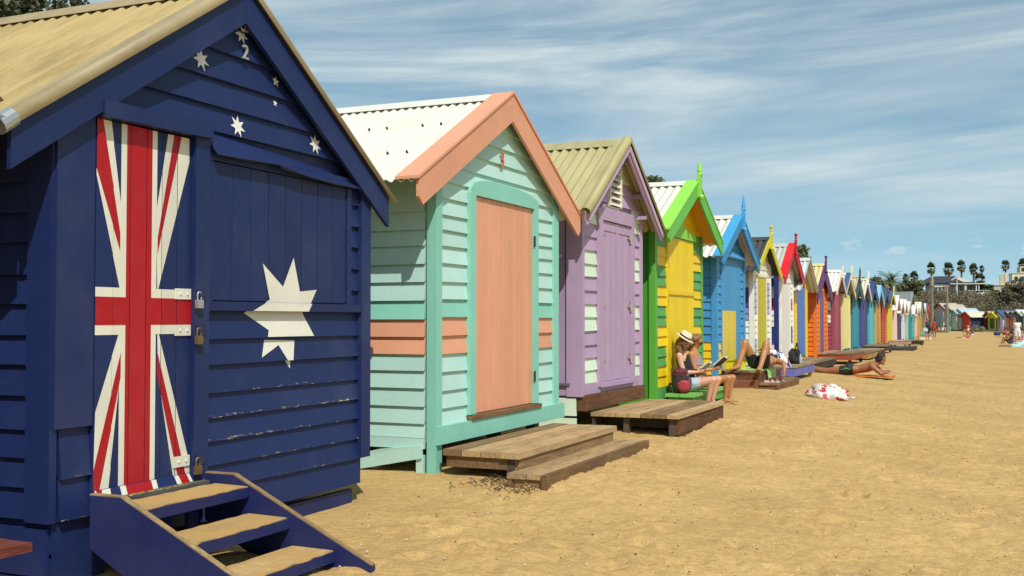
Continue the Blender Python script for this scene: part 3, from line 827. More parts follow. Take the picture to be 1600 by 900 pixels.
def mint_decks():
    r = deck('timber_deck', 'low timber deck of four planks below the mint hut door', -3.9, 7.36, .715, 2.28, 4, .18, .045, 'y', W_Y, None, x0=.075)
    for (x0, x1, y0, y1, z0, z1, n) in ((.66, .695, .04, 2.22, -.02, .133, 'bearer'), (.10, .60, .03, .065, .05, .133, 'bearer'), (.60, .66, .03, .10, -.20, .133, 'leg'), (.60, .66, 2.1, 2.17, -.2, .133, 'leg'), (.1, .16, 2.1, 2.17, -.2, .133, 'leg')):
        m = MB(); m.box(x0, x1, y0, y1, z0, z1); m.build(n, W_BEAM if n == 'leg' else wood('bearer', '#684f36', '#a08058', 'y'), r)
    r2 = deck('timber_step', 'low timber step resting on sand before the mint hut deck', -3.9, 7.24, .975, 2.50, 2, .052, .04, 'y', W_Y, None, x0=.665, group='timber decks in front of the huts')
    for (x0, x1, y0, y1, z0, z1, n) in ((.94, .985, -.015, 2.515, -.14, .05, 'front_board'), (.70, .935, .02, .055, -.12, .01, 'bearer'), (.67, .70, .0, 2.4, -.12, .01, 'bearer'), (.665, .70, -.05, -.005, -.15, -.02, 'peg')):
        m = MB(); m.box(x0, x1, y0, y1, z0, z1); m.build(n, wood('bearer', '#684f36', '#a08058', 'y'), r2)
mint_decks()

# ------------------------------------------------------------------ hut: lilac
LILAC, PALE = '#b096b2', '#cfe0c8'
def build_lilac():
    h = Hut(-3.935, 10.69, 2.07, 'lilac and pale green hut with cream louvre and twin lilac doors', za=3.2, zt=2.30, hs=1.335, yc=1.04, o=.20, depth=2.4, floor=.36)
    li, pa = paint(LILAC), paint(PALE); lz = paint(LILAC, axis='z')
    h.core(paint('#9a819c', axis='z'), .36)
    E_ = [.49, .625, .76, .896, 1.045, 1.187, 1.33, 1.472, 1.622, 1.758, 1.901, 2.044, 2.194, 2.33, 2.47, 2.61, 2.75, 2.89, 3.03, 3.17]
    def c(z, y=0): return pa if int((z - .49) / .2845) % 2 == 0 else li
    h.front_boards(E_, [(.455, 1.745, .4, 2.41), (.82, 1.24, 2.42, 2.86)], c, y0=.03, y1=2.0)
    m = MB(); m.slab(h.under_roof([(-.045, .36), (.028, .36), (.028, 9), (-.045, 9)], .06), .04, -.14); m.build('corner_post', lz, h.root)
    m = MB(); m.slab(h.under_roof([(2.0, .36), (2.10, .36), (2.10, 9), (2.0, 9)], .06), .04, -.1); m.build('corner_post', lz, h.root)
    m = MB(); m.box(-2.4, -.16, -.025, 0, .50, 2.28); m.build('side_panel', paint('#a58ca8', axis='z'), h.root)
    m = MB(); m.box(-2.4, -.10, -.06, 0, .475, .50); m.build('side_ledge', wood('ledge', '#5f5060', '#93838f', 'x'), h.root)
    m = MB(); m.box(-2.4, -.05, -.03, 0, .37, .47); m.build('side_board', li, h.root)
    for z0, z1 in ((.16, .345), (-.02, .135)):
        m = MB(); m.box(-2.4, -.04, -.03, .0, z0, z1); m.build('skirting_board', pa, h.root)
    m = MB(); m.box(0, .03, .0, 2.07, .375, .49); m.build('plinth_board', li, h.root)
    m = MB(); m.box(-.03, .075, -.02, 2.08, .215, .372); m.build('plinth_beam', wood('beam_brown', '#5e3f2a', '#95704f', 'y'), h.root)
    # doors
    for a, b in ((.46, .60), (1.63, 1.74)):
        m = MB(); m.box(0, .05, a, b, .44, 2.405); m.build('door_frame', lz, h.root)
    m = MB(); m.box(0, .055, .60, 1.63, 2.26, 2.405); m.build('door_frame', li, h.root)
    m = MB(); m.box(0, .075, .52, 1.66, .43, .475); m.build('door_sill', li, h.root)
    for a, b in ((.605, 1.098), (1.132, 1.625)):
        d = MB(); d.box(0, .018, a, b, .49, 2.25); d = d.build('door', lz, h.root)
        h.planks(d, a + .05, b - .01, .60, 2.15, 4, lz, x=.026, th=.008, gap=.004)
        for (q0, q1, r0, r1) in ((a, b, 2.15, 2.25), (a, b, .49, .60), (a, a + .045, .60, 2.15)):
            m = MB(); m.box(.018, .034, q0, q1, r0, r1); m.build('door_rail', lz, d)
        iron = plain('pale_iron', '#b5a38f', .5, .3)
        for z in (2.12, 1.32, .72):
            if a < 1: h.hinge(d, .61, z, .036, iron, w=.02, h=.12, strap=.11)
            else: h.hinge(d, 1.62, z, .036, iron, w=.02, h=.12, strap=-.11)
    m = MB(); m.box(.018, .044, 1.099, 1.131, .50, 2.25); m.build('door_stop', lz, h.root)
    # louvre
    v = MB(); v.box(0, .03, .82, 1.24, 2.42, 2.44); v = v.build('louvre', paint('#dcd9c4'), h.root)
    for y in (.82, 1.215):
        m = MB(); m.slab(h.under_roof([(y, 2.44), (y + .03, 2.44), (y + .03, 2.95), (y, 2.95)], .1), .06, 0); m.build('louvre_frame', paint('#dcd9c4'), v)
    for i in range(6):
        z = 2.45 + .072 * i
        m = MB(); m.add([(.055, .85, z), (.055, 1.215, z), (.004, 1.215, z + .055), (.004, .85, z + .055), (.055, .85, z + .008), (.055, 1.215, z + .008), (.004, 1.215, z + .063), (.004, .85, z + .063)],
                        [(0, 3, 2, 1), (4, 5, 6, 7), (0, 1, 5, 4), (1, 2, 6, 5), (2, 3, 7, 6), (3, 0, 4, 7)]); m.build('louvre_slat', paint('#dcd9c4'), v)
    h.fascias(li, dv=.12, under=.05); h.fascias(paint('#b9a2bb'), dv=.07, th=.02, x=h.o + .022, under=.06)
    khaki = tin('#b0a678', '#80764f', .45)
    h.roof(khaki, cap=khaki, under=li, pitch=.11, amp=.018); h.rake_roll(khaki, .055)
    for y in (.30, 1.80):                                           # bracket rails under the eaves
        m = MB(); m.box(0, h.o - .03, y, y + .04, 2.36, 2.40); m.build('bracket', li, h.root)
    return h
lilac = build_lilac()
def lilac_deck():
    r = deck('timber_deck', 'large square timber deck on legs before the lilac hut', -3.9, 10.68, 1.02, 2.08, 7, .205, .04, 'y', W_Y, None, x0=.08)
    for (x0, x1, y0, y1, z0, z1, mt, n) in ((.96, 1.0, .05, 2.05, .0, .163, wood('riser', '#4d3423', '#7d5a40', 'y'), 'front_board'), (.965, 1.0, .05, 2.05, -.2, -.01, wood('riser', '#4d3423', '#7d5a40', 'y'), 'front_board'), (.9, .96, .05, .12, -.12, .163, W_BEAM, 'leg'), (.42, .48, .05, .12, -.1, .163, W_BEAM, 'leg'), (.12, .90, .30, .34, .04, .163, W_BEAM, 'bearer'), (.1, .9, 1.95, 1.99, -.1, .163, W_BEAM, 'bearer'), (.09, .12, .02, 2.03, -.1, .163, W_BEAM, 'bearer')):
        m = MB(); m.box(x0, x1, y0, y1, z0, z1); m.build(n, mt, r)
lilac_deck()

# ------------------------------------------------------------------ hut: green and yellow
def build_green():
    h = Hut(-3.935, 13.371, 2.44, 'green and yellow striped hut with tall yellow door and green spire', za=3.06, zt=2.30, hs=1.48, yc=1.24, o=.28, depth=2.4, floor=.25)
    ye, gr = paint('#e6c310'), paint('#549a50'); yz = paint('#e6c812', axis='z')
    lime, limez = paint('#8ccf4a'), paint('#62b44a')
    h.core(paint('#3d9a22', axis='z'), -.1)
    E_ = [.30 + .13 * i for i in range(22)]
    def c(z, y=0):
        if z > 2.38: return ye
        return ye if int((z - .30) / .26) % 2 == 0 else gr
    h.front_boards(E_, [(.53, 1.93, .3, 2.28)], c)
    m = MB(); m.slab(h.under_roof([(-.03, -.1), (.07, -.1), (.07, 9), (-.03, 9)], .06), .035, -.05); m.build('corner_post', paint('#5cae3c', axis='z'), h.root)
    m = MB(); m.slab(h.under_roof([(2.38, .1), (2.47, .1), (2.47, 9), (2.38, 9)], .06), .035, -.05); m.build('corner_post', gr, h.root)
    m = MB(); m.box(0, .045, .05, 2.4, .05, .295); m.build('plinth_board', gr, h.root)
    d = MB(); d.box(0, .016, .55, 1.93, .32, 2.27); d = d.build('door', yz, h.root)
    h.planks(d, .56, 1.92, .33, 2.265, 9, yz, x=.030, th=.014, gap=.004)
    m = MB(); m.box(.03, .05, .55, 1.93, 1.50, 1.56); m.build('door_rail', ye, d)
    m = MB(); m.box(.0, .046, .52, .549, .3, 2.28); m.build('door_frame', yz, h.root)
    for z in (1.9, 1.4, .7): h.hinge(d, .55, z, .034, w=.03, h=.12)
    fr = [(.45, 2.28), (2.02, 2.28), (2.0, 2.36), (1.8, 2.37), (1.60, 2.39), (1.42, 2.43), (1.32, 2.48), (1.24, 2.57), (1.16, 2.48), (1.06, 2.43), (.88, 2.39), (.68, 2.37), (.47, 2.36)]
    m = MB(); m.slab(fr, .052, .005); m.build('pelmet', lime, h.root)
    for sg in (-1, 1):                                              # yellow soffit lining under the overhang
        y1, z1 = h.yc + sg * (h.hs - .12), h.za - h.k * (h.hs - .12)
        m = MB(); m.slab([(h.yc, h.za - .05), (h.yc, h.za - .065), (y1, z1 - .065), (y1, z1 - .05)], h.o - .03, .006); m.build('soffit', paint('#d79a1a'), h.root)
    h.fascias(limez, dv=.20, tip=.05); h.rake_board(lime, width=.18, lift=.02)
    white = tin('#d6d3c6', '#a89c7c', .2)
    h.roof(white, cap=white, under=gr, pitch=.11, amp=.016, purlins=False)
    h.finial(lime, 3.36, 'spike', .22)
    b = empty('low_bench', (-3.9, 13.60, 0), 0, 'low green bench step along the front of the green hut', 'bench')
    for i in range(2):
        m = MB(); m.box(.05 + .19 * i, .232 + .19 * i, 0, 1.85, .175, .215); m.build('plank', paint('#79b25b', .06), b)
    for y in (.05, 1.76):
        m = MB(); m.box(.08, .40, y, y + .05, -.1, .174); m.build('leg', paint('#4e9a44'), b)
    m = MB(); m.box(.36, .39, .1, 1.76, .06, .174); m.build('front_board', paint('#4e9a44'), b)
    return h
build_green()

# ------------------------------------------------------------------ generic hut for the rest of the row
def bands(spec, default):
    """spec: list of (z_below, material) from the ground up"""
    def f(z, y=0):
        for zt, m in spec:
            if z < zt: return m
        return default
    return f
def row_hut(X, Y, W, label, side, front, door, fascia, roofc, rake=None, finial=None, trim=None, za=3.08, zt=2.22, zg=0.0, o=.2, courses=15, dy=(.5, 1.65), dz=(.3, 2.12), rz=-.006,
            corner=None, cap=None, sidebare=False, simple=False, fdv=.2, group='beach huts in the row', door_top=None, hs=None, core=None):
    P = lambda c: c if not isinstance(c, str) else paint(c)
    h = Hut(X, Y, W, label, za=za, zt=zt, o=o, depth=2.4, floor=.22, rz=rz, group=group, zg=zg, hs=hs)
    def fn(c):
        if callable(c): return c
        if isinstance(c, (list, tuple)) and isinstance(c[0], (list, tuple)): return bands([(a, P(b)) for a, b in c], P(c[-1][1]))
        return lambda z, y=0: P(c)
    fs, ff = fn(side), fn(front)
    h.core(P(core) if core else ff(1.5), .12)
    E_ = rng(.25, 3.1, int(courses * 1.42))
    h.front_boards(E_, [(dy[0] - .06, dy[1] + .06, dz[0] - .1, dz[1] + .06)], ff)
    if not sidebare: h.side_boards(E_, fs, x1=-.05, sides=(0,) if simple else (0, 1))
    tp = P(trim or (door if isinstance(door, str) else front if isinstance(front, str) else '#d8d4c6'))
    h.posts(P(corner) if corner else tp, .05, front=.08, sidew=.05)
    dc = paint(door, axis='z') if isinstance(door, str) else door
    d = MB(); d.box(0, .015, dy[0], dy[1], dz[0], dz[1]); d = d.build('door', dc, h.root)
    h.planks(d, dy[0], dy[1], dz[0], dz[1], 6 if not simple else 3, dc, x=.028, th=.013, gap=.006)
    m = MB(); m.box(0, .04, dy[0] - .06, dy[0], dz[0], dz[1] + .06); m.box(0, .04, dy[1], dy[1] + .06, dz[0], dz[1] + .06); m.box(0, .043, dy[0], dy[1], dz[1], dz[1] + .06); m.build('door_frame', tp, h.root)
    if fascia: h.fascias(P(fascia), dv=fdv, tip=.04)
    if rake: h.rake_board(P(rake), width=.17, lift=.02)
    rm = tin(roofc, '#8a7f66', .25)
    h.roof(rm, cap=cap or rm, under=tp, pitch=.13, amp=.018, purlins=False)
    if finial: h.finial(P(finial[0]), za + finial[1], finial[2], .25)
    return h
RX = lambda Y: -4.585 - (Y - 22.5) * .0085
gz = lambda Y: float(np.interp(Y, [0, 18, 34, 80, 150], [0, 0, -.12, -.33, -.36]))

# blue hut with the yellow lower part
b6 = row_hut(-4.235, 17.99, 2.24, 'bright blue hut with yellow lower boards and blue spire', [(.86, '#e6bd1f'), (9, '#3f85b5')], [(.86, '#e6bd1f'), (9, '#438fc0')], '#438fc0', '#3384ba', '#d6d3c8',
             rake='#3f9fcf', finial=('#3f9ad0', 0.37, 'spike'), trim='#438fc0', za=3.0, zt=2.22, o=.24, dy=(.42, 1.80), dz=(.30, 2.22), rz=0)
m = MB(); m.box(.03, .043, .40, 1.44, .30, 1.32); m.build('door_panel', paint('#dcc348', axis='z'), b6.root, label='yellow lower door panel')
m = MB(); m.add([(.03, .30, 2.36), (.03, 1.95, 2.36), (.12, 1.95, 2.26), (.12, .30, 2.26), (.0, .30, 2.34), (.0, 1.95, 2.34), (.11, 1.95, 2.24), (.11, .3, 2.24)], [(0, 3, 2, 1), (4, 5, 6, 7), (3, 7, 6, 2), (0, 4, 7, 3), (1, 2, 6, 5), (0, 1, 5, 4)]); m.build('door_hood', paint('#438fc0'), b6.root)
h7 = row_hut(RX(22.8), 22.8, 1.9, 'white hut with olive yellow door, yellow gable boards and black roof', [(1.22, '#e2ded2'), (1.45, '#8482b5'), (1.85, '#3c3c72'), (9, '#c9bda6')],
        [(.55, '#dcd9d2'), (.85, '#9a9cc4'), (1.3, '#e2ded2'), (1.95, '#9a9cc4'), (9, '#e2ded2')], '#bdb32a', '#c6bd2c', '#3d3b3c', finial=('#cfc42e', 0.26, 'ball'), trim='#e2ded2', corner='#e2ded2', za=2.98, zg=gz(22.5), o=.22, dy=(.45, 1.40), fdv=.16)
h8 = row_hut(RX(26.0), 26.0, 1.9, 'white hut banded red and navy with broad red gable boards and white door', [(.38, '#8d2c3c'), (.70, '#e2ded6'), (1.08, '#26377c'), (1.42, '#e2ded6'), (1.76, '#c2182a'), (2.0, '#e2ded6'), (9, '#26307a')],
        [(.38, '#8d2c3c'), (.70, '#e2ded6'), (1.08, '#26377c'), (1.42, '#e2ded6'), (1.76, '#c2182a'), (9, '#e2ded6')], '#dedbd0', '#b01624', '#b9b7ae', rake='#d8121e', finial=('#b01a26', 0.25, 'ball'), trim='#e2ded6', corner='#e2ded6', za=3.08, zg=gz(26), o=.25, dy=(.25, 1.45))
np_ = empty('post', (-4.57, 25.55, 0), 0, 'slim navy post beside the red and navy banded wall', 'post')
m = MB(); m.box(-.05, .05, -.05, .05, -.2, 2.19); m.build('shaft', paint('#20306e', axis='z'), np_)
m = MB(); m.box(-.06, .06, -.06, .06, 2.192, 2.22); m.build('cap', paint('#20306e', axis='z'), np_)
h9 = row_hut(RX(28.3), 28.3, 1.95, 'yellow hut with blue double door and bare galvanised roof', '#d9b72a', '#dcc35a', '#5377bb', None, '#c2c6c4', trim='#e0c22c', za=2.86, zt=2.02, zg=gz(28.4), o=.30, dy=(.30, 1.65), courses=20)
h10 = row_hut(-4.615, 31.9, 2.15, 'orange weatherboard hut with purple door, cream roof and purple gable', '#df6f1c', '#dd7426', '#6d527e', '#5a2f66', '#d8c58f', finial=('#5a3068', 0.24, 'ball'), trim='#df7a2a', za=2.92, zt=2.12, zg=gz(31.9), o=.14, dy=(.62, 1.45), fdv=.42)
ST = lambda a, b, p=.28, o=0: (lambda z, y=0: paint(a) if int((z + o) / p) % 2 == 0 else paint(b))
h11 = row_hut(RX(36.3), 36.3, 1.6, 'maroon hut with white bands and white roof beside the orange hut', [(1.25, '#9a4558'), (1.45, '#e0dbd2'), (1.65, '#9a4558'), (1.85, '#e0dbd2'), (2.05, '#9a4558'), (9, '#d8d3c0')], '#97404f', '#9a4558', '#d9c3ae', '#dedbd2', finial=('#d8d2c4', 0.12, 'post'), za=2.93, zg=gz(35.1), dy=(.3, 1.25))
h12 = row_hut(RX(38.7), 38.7, 2.1, 'blue hut with cream door and white roof edged in navy', '#4381ba', '#4b8cc2', '#e8d98d', '#d5c99a', '#dcd9d0', rake='#3b5b86', finial=('#e8dfae', 0.25, 'post'), trim='#e8d98d', za=2.95, zg=gz(38.4), dy=(.3, 1.9))
h13 = row_hut(RX(41.6), 41.6, 2.2, 'teal hut with dark green gable, violet and tan side wall', [(1.25, '#c99a52'), (9, '#6a66a2')], '#2c8a9c', '#2c8a9c', '#2e4743', '#bcb394', finial=('#2d4a48', 0.34, 'spike'), trim='#2c8a9c', za=2.98, zg=gz(41.6), fdv=.5)
h14 = row_hut(RX(44.9), 44.9, 2.2, 'indigo boarded hut with white spire, white side and cream roof', '#d5d8cc', '#474a86', '#3e4378', '#dedbd0', '#cfc9b0', finial=('#e2dfd6', 0.31, 'post'), trim='#474a86', za=3.0, zg=gz(44.9))
h15 = row_hut(RX(48.1), 48.1, 2.2, 'turquoise hut under a deep navy roof with dark spire', '#62b6bb', '#4aabb2', '#56b4ba', '#2c3f63', '#31457e', rake='#31457e', finial=('#2c3b52', 0.31, 'spike'), trim='#4aabb2', za=3.0, zg=gz(48.1), fdv=.4)
h16 = row_hut(RX(51.4), 51.4, 2.2, 'tan boarded hut with pale blue gable boards and olive roof', '#c9a459', '#c79a4a', '#b98a45', '#7db4d8', '#a8a25a', rake='#84bbe0', trim='#c9a459', za=2.95, zg=gz(51.4), fdv=.3)
h17 = row_hut(RX(54.7), 54.7, 2.2, 'hut with red upper and yellow lower boards, slate navy roof', [(1.35, '#d8ab3c'), (9, '#b3483f')], [(1.35, '#d8ab3c'), (9, '#b3483f')], '#b8303a', '#3d4a60', '#44536c', rake='#44536c', trim='#b8303a', za=2.95, zg=gz(54.7), fdv=.35)
h18 = row_hut(RX(58.8), 58.8, 2.2, 'hut with broad yellow and sky blue stripes and slate blue roof', ST('#e2bd1f', '#63a3cf', .37, .1), '#d8c53a', '#d3bf37', '#d8c53a', '#43607e', rake='#43607e', finial=('#e0d58a', 0.26, 'post'), trim='#d8c53a', za=2.9, zg=gz(58.8))
MORE = [(62.3, 'peach pink hut with pink white roof edge', '#d9ac9a', '#cf9f8c', '#e2c9bf', '#e3d5cf', '#e6dcd8', 2.75),
        (65.6, 'narrow yellow and navy hut with white gable boards', '#cda94a', '#2f3f6a', '#37456e', '#e8e5df', '#e2e0da', 2.62),
        (68.9, 'pale pink hut with white gable boards', '#d6c2bd', '#c9b4b4', '#dcd0cb', '#e8e4de', '#e5dfd8', 2.66),
        (72.4, 'mint hut with rosy white roof beside the pale pink hut', '#a9cfc2', '#b9d3cb', '#8fc0b6', '#e5d8d2', '#e2dad2', 2.62),
        (76.0, 'tall grey roofed hut with white corner finial', '#8d9a90', '#2d8f92', '#2b8688', '#7f8880', '#7c857f', 3.35),
        (79.6, 'deep teal hut with white gable boards', '#3f9c98', '#36918f', '#57aaa5', '#e1e2dc', '#dcdcd4', 2.7),
        (83.1, 'rose pink hut with narrow white roof', '#cf9e9c', '#c98f90', '#dcb9b4', '#e5dcd6', '#dedad2', 2.62),
        (86.6, 'golden yellow hut with cream roof', '#d6aa3c', '#d2a437', '#c99a32', '#e4d9b2', '#e0d6b4', 2.85),
        (90.2, 'mustard hut under a navy slate roof', '#cfa744', '#c59c3c', '#bd9338', '#3f5270', '#435776', 2.85),
        (93.8, 'green blue hut with pale aqua roof', '#6fae9f', '#4b947e', '#3f8872', '#cfe0da', '#cddcd6', 2.85),
        (97.4, 'coral pink hut with maroon gable', '#cf7e72', '#d9837a', '#c26a62', '#a04a4c', '#d7a09a', 2.85),
        (101.0, 'orange red hut with mint stripe beside the pole', '#d0673a', '#cf5f35', '#b8cfc0', '#b7483a', '#c9b7a8', 2.75)]
for (Y, lab, sc_, fc, dc, fa, rc, za_) in MORE:
    row_hut(RX(Y), Y, 2.2, lab, sc_, fc, dc, fa, rc, rake=fa, za=za_, zt=za_ - .8, zg=gz(Y), simple=True, courses=11, o=.25, dz=(.3, min(2.0, za_ - .85)))

# ------------------------------------------------------------------ decks further along
def box_deck(name, label, X, Y, dx, dy, ztop, top, front, zg, planks=4, group='timber decks in front of the huts', post=None):
    r = empty(name, (X, Y, 0), 0, label, 'deck', group)
    for i in range(planks):
        a, b = dx * i / planks, dx * (i + 1) / planks
        m = MB(); m.box(a + .004, b - .004, jit(.01), dy + jit(.01), ztop - .035, ztop + jit(.003)); m.build('plank', top, r)
    m = MB(); m.box(dx - .05, dx - .02, .02, dy - .02, ztop - .2, ztop - .037); m.build('front_board', front, r)
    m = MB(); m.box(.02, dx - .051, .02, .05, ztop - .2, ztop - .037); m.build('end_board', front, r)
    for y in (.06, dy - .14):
        m = MB(); m.box(dx - .14, dx - .06, y, y + .08, zg - .12, ztop - .037); m.build('leg', post or W_BEAM, r)
        m = MB(); m.box(.04, .12, y, y + .08, zg - .12, ztop - .037); m.build('leg', post or W_BEAM, r)
    return r
def blue_hut_deck():
    r = empty('timber_deck', (-4.2, 18.3, 0), 0, 'two level red brown deck where the man lies on his back', 'deck', 'timber decks in front of the huts')
    for i in range(4):
        m = MB(); m.box(.05 + .145 * i, .19 + .145 * i, jit(.01), 2.1, .275, .31); m.build('plank', wood('deck_tan', '#5e4632', '#a07b58', 'y'), r)
    for z0, z1 in ((.15, .273), (.02, .145), (-.14, .015)):
        m = MB(); m.box(.05, .60, .02, .055, z0, z1); m.build('end_board', W_DARKX, r)
        m = MB(); m.box(.60, .632, .02, 2.08, z0, z1); m.build('riser_board', W_DARK, r)
    for i in range(2):
        m = MB(); m.box(.64 + .155 * i, .79 + .155 * i, jit(.006), 2.15, .075, .108); m.build('plank', wood('deck_tan', '#5e4632', '#a07b58', 'y'), r)
    m = MB(); m.box(.64, .92, .02, .05, -.14, .073); m.build('end_board', W_DARKX, r)
    m = MB(); m.box(.915, .945, .0, 2.15, -.14, .073); m.build('front_board', W_DARK, r)
    y = empty('yellow_board', (-4.21, 18.66, .312), 0, 'low yellow side board standing on the left end of the red deck', 'board')
    m = MB(); m.slab_y([(0, 0), (.34, .0), (.36, .17), (0, .14)], 0, .03); m.build('panel', paint('#d6c42e'), y)
    m = MB(); m.slab_y([(0, .142), (.36, .172), (.36, .195), (0, .165)], -.02, .06); m.build('rail', paint('#cdbb2c'), y)
blue_hut_deck()
GREYW = wood('deck_pale', '#6e5c47', '#b09674', 'y')
box_deck('timber_deck', 'blue violet fronted deck on yellow legs below the black bag', -4.5, 21.6, 1.0, 2.6, .26, GREYW, paint('#6a6cae'), -.02, post=paint('#d5c22a'))
box_deck('timber_deck', 'long grey deck behind the sunbathing man\'s feet', -4.6, 26.2, .78, 3.9, .16, GREYW, W_BEAM, -.06)
box_deck('timber_deck', 'thick grey topped deck with red slatted front by orange hut', -4.55, 32.0, .95, 3.0, .22, GREYW, paint('#8e4227'), -.12)
box_deck('timber_deck', 'pale deck on sand below the cream door', -4.6, 36.4, 1.0, 3.2, .12, GREYW, wood('tan_front', '#8a673f', '#b88b57', 'y'), -.14)
box_deck('timber_deck', 'narrow plank deck beside the teal hut front', -4.6, 40.6, .9, 2.6, .10, GREYW, W_DARK, -.16)
box_deck('timber_deck', 'dark raised deck below the indigo hut', -4.7, 45.0, .9, 3.0, .15, GREYW, W_BEAM, -.2)
box_deck('timber_deck', 'low dark deck in front of the tan hut', -4.8, 51.0, 1.6, 3.2, -.05, wood('deck_dark', '#3c3a3c', '#6b6660', 'y'), W_BEAM, -.25)
box_deck('timber_deck', 'pink grey deck along the striped yellow blue hut', -4.85, 58.6, .9, 3.4, .10, wood('deck_pink', '#8a7064', '#b69a88', 'y'), wood('deck_pink', '#8a7064', '#b69a88', 'y'), -.25)
box_deck('timber_deck', 'dark picnic deck standing alone past the striped hut', -4.5, 66.0, .9, 1.3, -.02, W_DARK, W_BEAM, -.3)
# ==PART2==
# ------------------------------------------------------------------ huts at the far end that face along the beach
def far_hut(px0, px1, ytop, ybot, depth, label, ang, front, door, fascia, roofc, side=None, D=2.6, W=2.2, core=None):
    p = at(px0, ybot, depth); q = at(px0, ytop, depth)
    H = q.z - p.z
    r = row_hut(p.x, p.y, W, label, side or front, front, door, fascia, roofc, rake=fascia, za=H, zt=H - .75, zg=p.z, simple=True, courses=9, o=.2, dz=(.25, min(1.95, H - .95)), rz=ang, core=core, group='huts at the far end of the beach')
    return r
# ang: 0 faces right; -90 degrees faces the camera
far_hut(1462, 1470, 474, 517, 153, 'pale pink hut with maroon gable between the two poles', R(-150), '#cfbab2', '#8fc3c0', '#8d4038', '#cdbcae')
far_hut(1472, 1480, 476, 517, 152, 'turquoise hut with brown gable tucked behind the second pole', R(-150), '#7fb6b8', '#7cbcbe', '#8a4a3c', '#c9b9a5')
far_hut(1482, 1490, 482, 517, 151, 'pale green hut with grey gable between the pole and pale blue hut', R(-150), '#a8c8b2', '#d9d3c3', '#9aa59a', '#b9c4b8')
far_hut(1492, 1502, 482, 516, 150, 'pale blue hut with patterned white front past the poles', R(-148), '#c9d3d3', '#9fc0d6', '#a8cbd8', '#b6ccd2')
for (x0, lab, fr, dr, fa, rf, dep, yt) in ((1503, 'orange red hut with long cream roof at the far end', '#c8432c', '#c04a35', '#a03528', '#dcd6bd', 148, 487),
        (1537, 'maroon topped navy hut beside the round bush', '#9b2135', '#3a3558', '#7c2130', '#dcd6bd', 146, 487),
        (1544, 'yellow hut with dark green door at the far end', '#c9c327', '#3c5a2c', '#d6cf2d', '#b9ae8f', 144, 487),
        (1553, 'white fronted hut with lavender door under a navy roof', '#d8d6de', '#9d8fc6', '#3f5876', '#44627f', 143, 485),
        (1566, 'hut with orange door and violet trim at the far end', '#6c5a96', '#e0912a', '#6a4a52', '#a8b0a4', 142, 487),
        (1574, 'hut with pale green and peach front at the far end', '#cfd7bf', '#d98e62', '#7a4038', '#c9c4b6', 141, 487),
        (1582, 'dark slate green hut with white roof at the far right', '#3e5254', '#32494a', '#cfd6d4', '#d9dcd8', 140, 484),
        (1591, 'white mint hut at the right edge of the view', '#d6e0d8', '#a9cdbf', '#c9d8d0', '#d8dcd6', 139, 486)):
    far_hut(x0, x0 + 10, yt, 516.5, dep, lab, R(-152), fr, dr, fa, rf, core='#2d3250' if x0 < 1540 else None)

# ------------------------------------------------------------------ bank, scrub, houses and palms behind
def hill_z(X, Y):
    d = Y * math.cos(YAW) - X * math.sin(YAW)                   # distance along the view
    z1 = 5.2 * sstep((d - 149) / 27) + 1.5 * sstep((d - 190) / 60)
    bankx = RX(100) - 5.5 + np.clip(Y - 100, 0, 60) * .06
    z2 = 2.6 * sstep((bankx - X) / 5.0) + 3.0 * sstep((bankx - 6 - X) / 30)
    return np.maximum(z1, z2)
def make_hill():
    xs = np.concatenate([np.arange(-900, -120, 30), np.arange(-120, 120, 3), np.arange(120, 901, 30)]).astype(float)
    ys = np.concatenate([np.arange(-400, 0, 30), np.arange(0, 260, 3), np.arange(260, 1501, 40)]).astype(float)
    X, Y = np.meshgrid(xs, ys)
    Z = hill_z(X, Y); g = np.where(Z < .15, -1.2, base_z(X, Y) + Z + vnoise(X * .2, Y * .2, 8) * .8 * np.clip(Z, 0, 1))
    nx, ny = len(xs), len(ys)
    v = np.stack([X, Y, g], -1).reshape(-1, 3)
    I = np.arange(nx * ny).reshape(ny, nx)
    Q = np.stack([I[:-1, :-1], I[:-1, 1:], I[1:, 1:], I[1:, :-1]], -1).reshape(-1, 4)
    me = bpy.data.meshes.new('hill'); me.from_pydata(v.tolist(), [], Q.tolist())
    m, t, p = new_mat('hill_ground'); vec, _ = coords(t, rand=False)
    t.links.new(mix_col(t, nz(t, vec, .6, 6, .65), lin('#45422a'), lin('#5f5839')), p.inputs['Base Color']); p.inputs['Roughness'].default_value = .95
    me.materials.append(m)
    o = bpy.data.objects.new('hill', me); COL.objects.link(o); o['kind'] = 'structure'
make_hill()

def leaves(m, rs, c, rad, n, size, squash=.8, mi=0):
    """n small leaf faces spread through a lumpy clump"""
    d = rs.normal(size=(n, 3)); d /= np.linalg.norm(d, axis=1)[:, None]
    r = rad * rs.uniform(.45, 1.0, n)[:, None] ** .6
    P = np.array(c) + d * r * np.array([1, 1, squash])
    a = rs.normal(size=(n, 3)); a /= np.linalg.norm(a, axis=1)[:, None]
    b = np.cross(a, d + rs.normal(scale=.6, size=(n, 3))); b /= np.linalg.norm(b, axis=1)[:, None] + 1e-9
    sz = size * rs.uniform(.6, 1.4, n)[:, None]
    base = len(m.v)
    A, B, C = P - a * sz, P + b * sz * .55, P + a * sz
    D = P - b * sz * .55
    V = np.stack([A, B, C, D], 1).reshape(-1, 3)
    m.v += [tuple(x) for x in V.tolist()]
    m.f += [(base + 4 * i, base + 4 * i + 1, base + 4 * i + 2, base + 4 * i + 3) for i in range(n)]
    m.m += [mi] * n

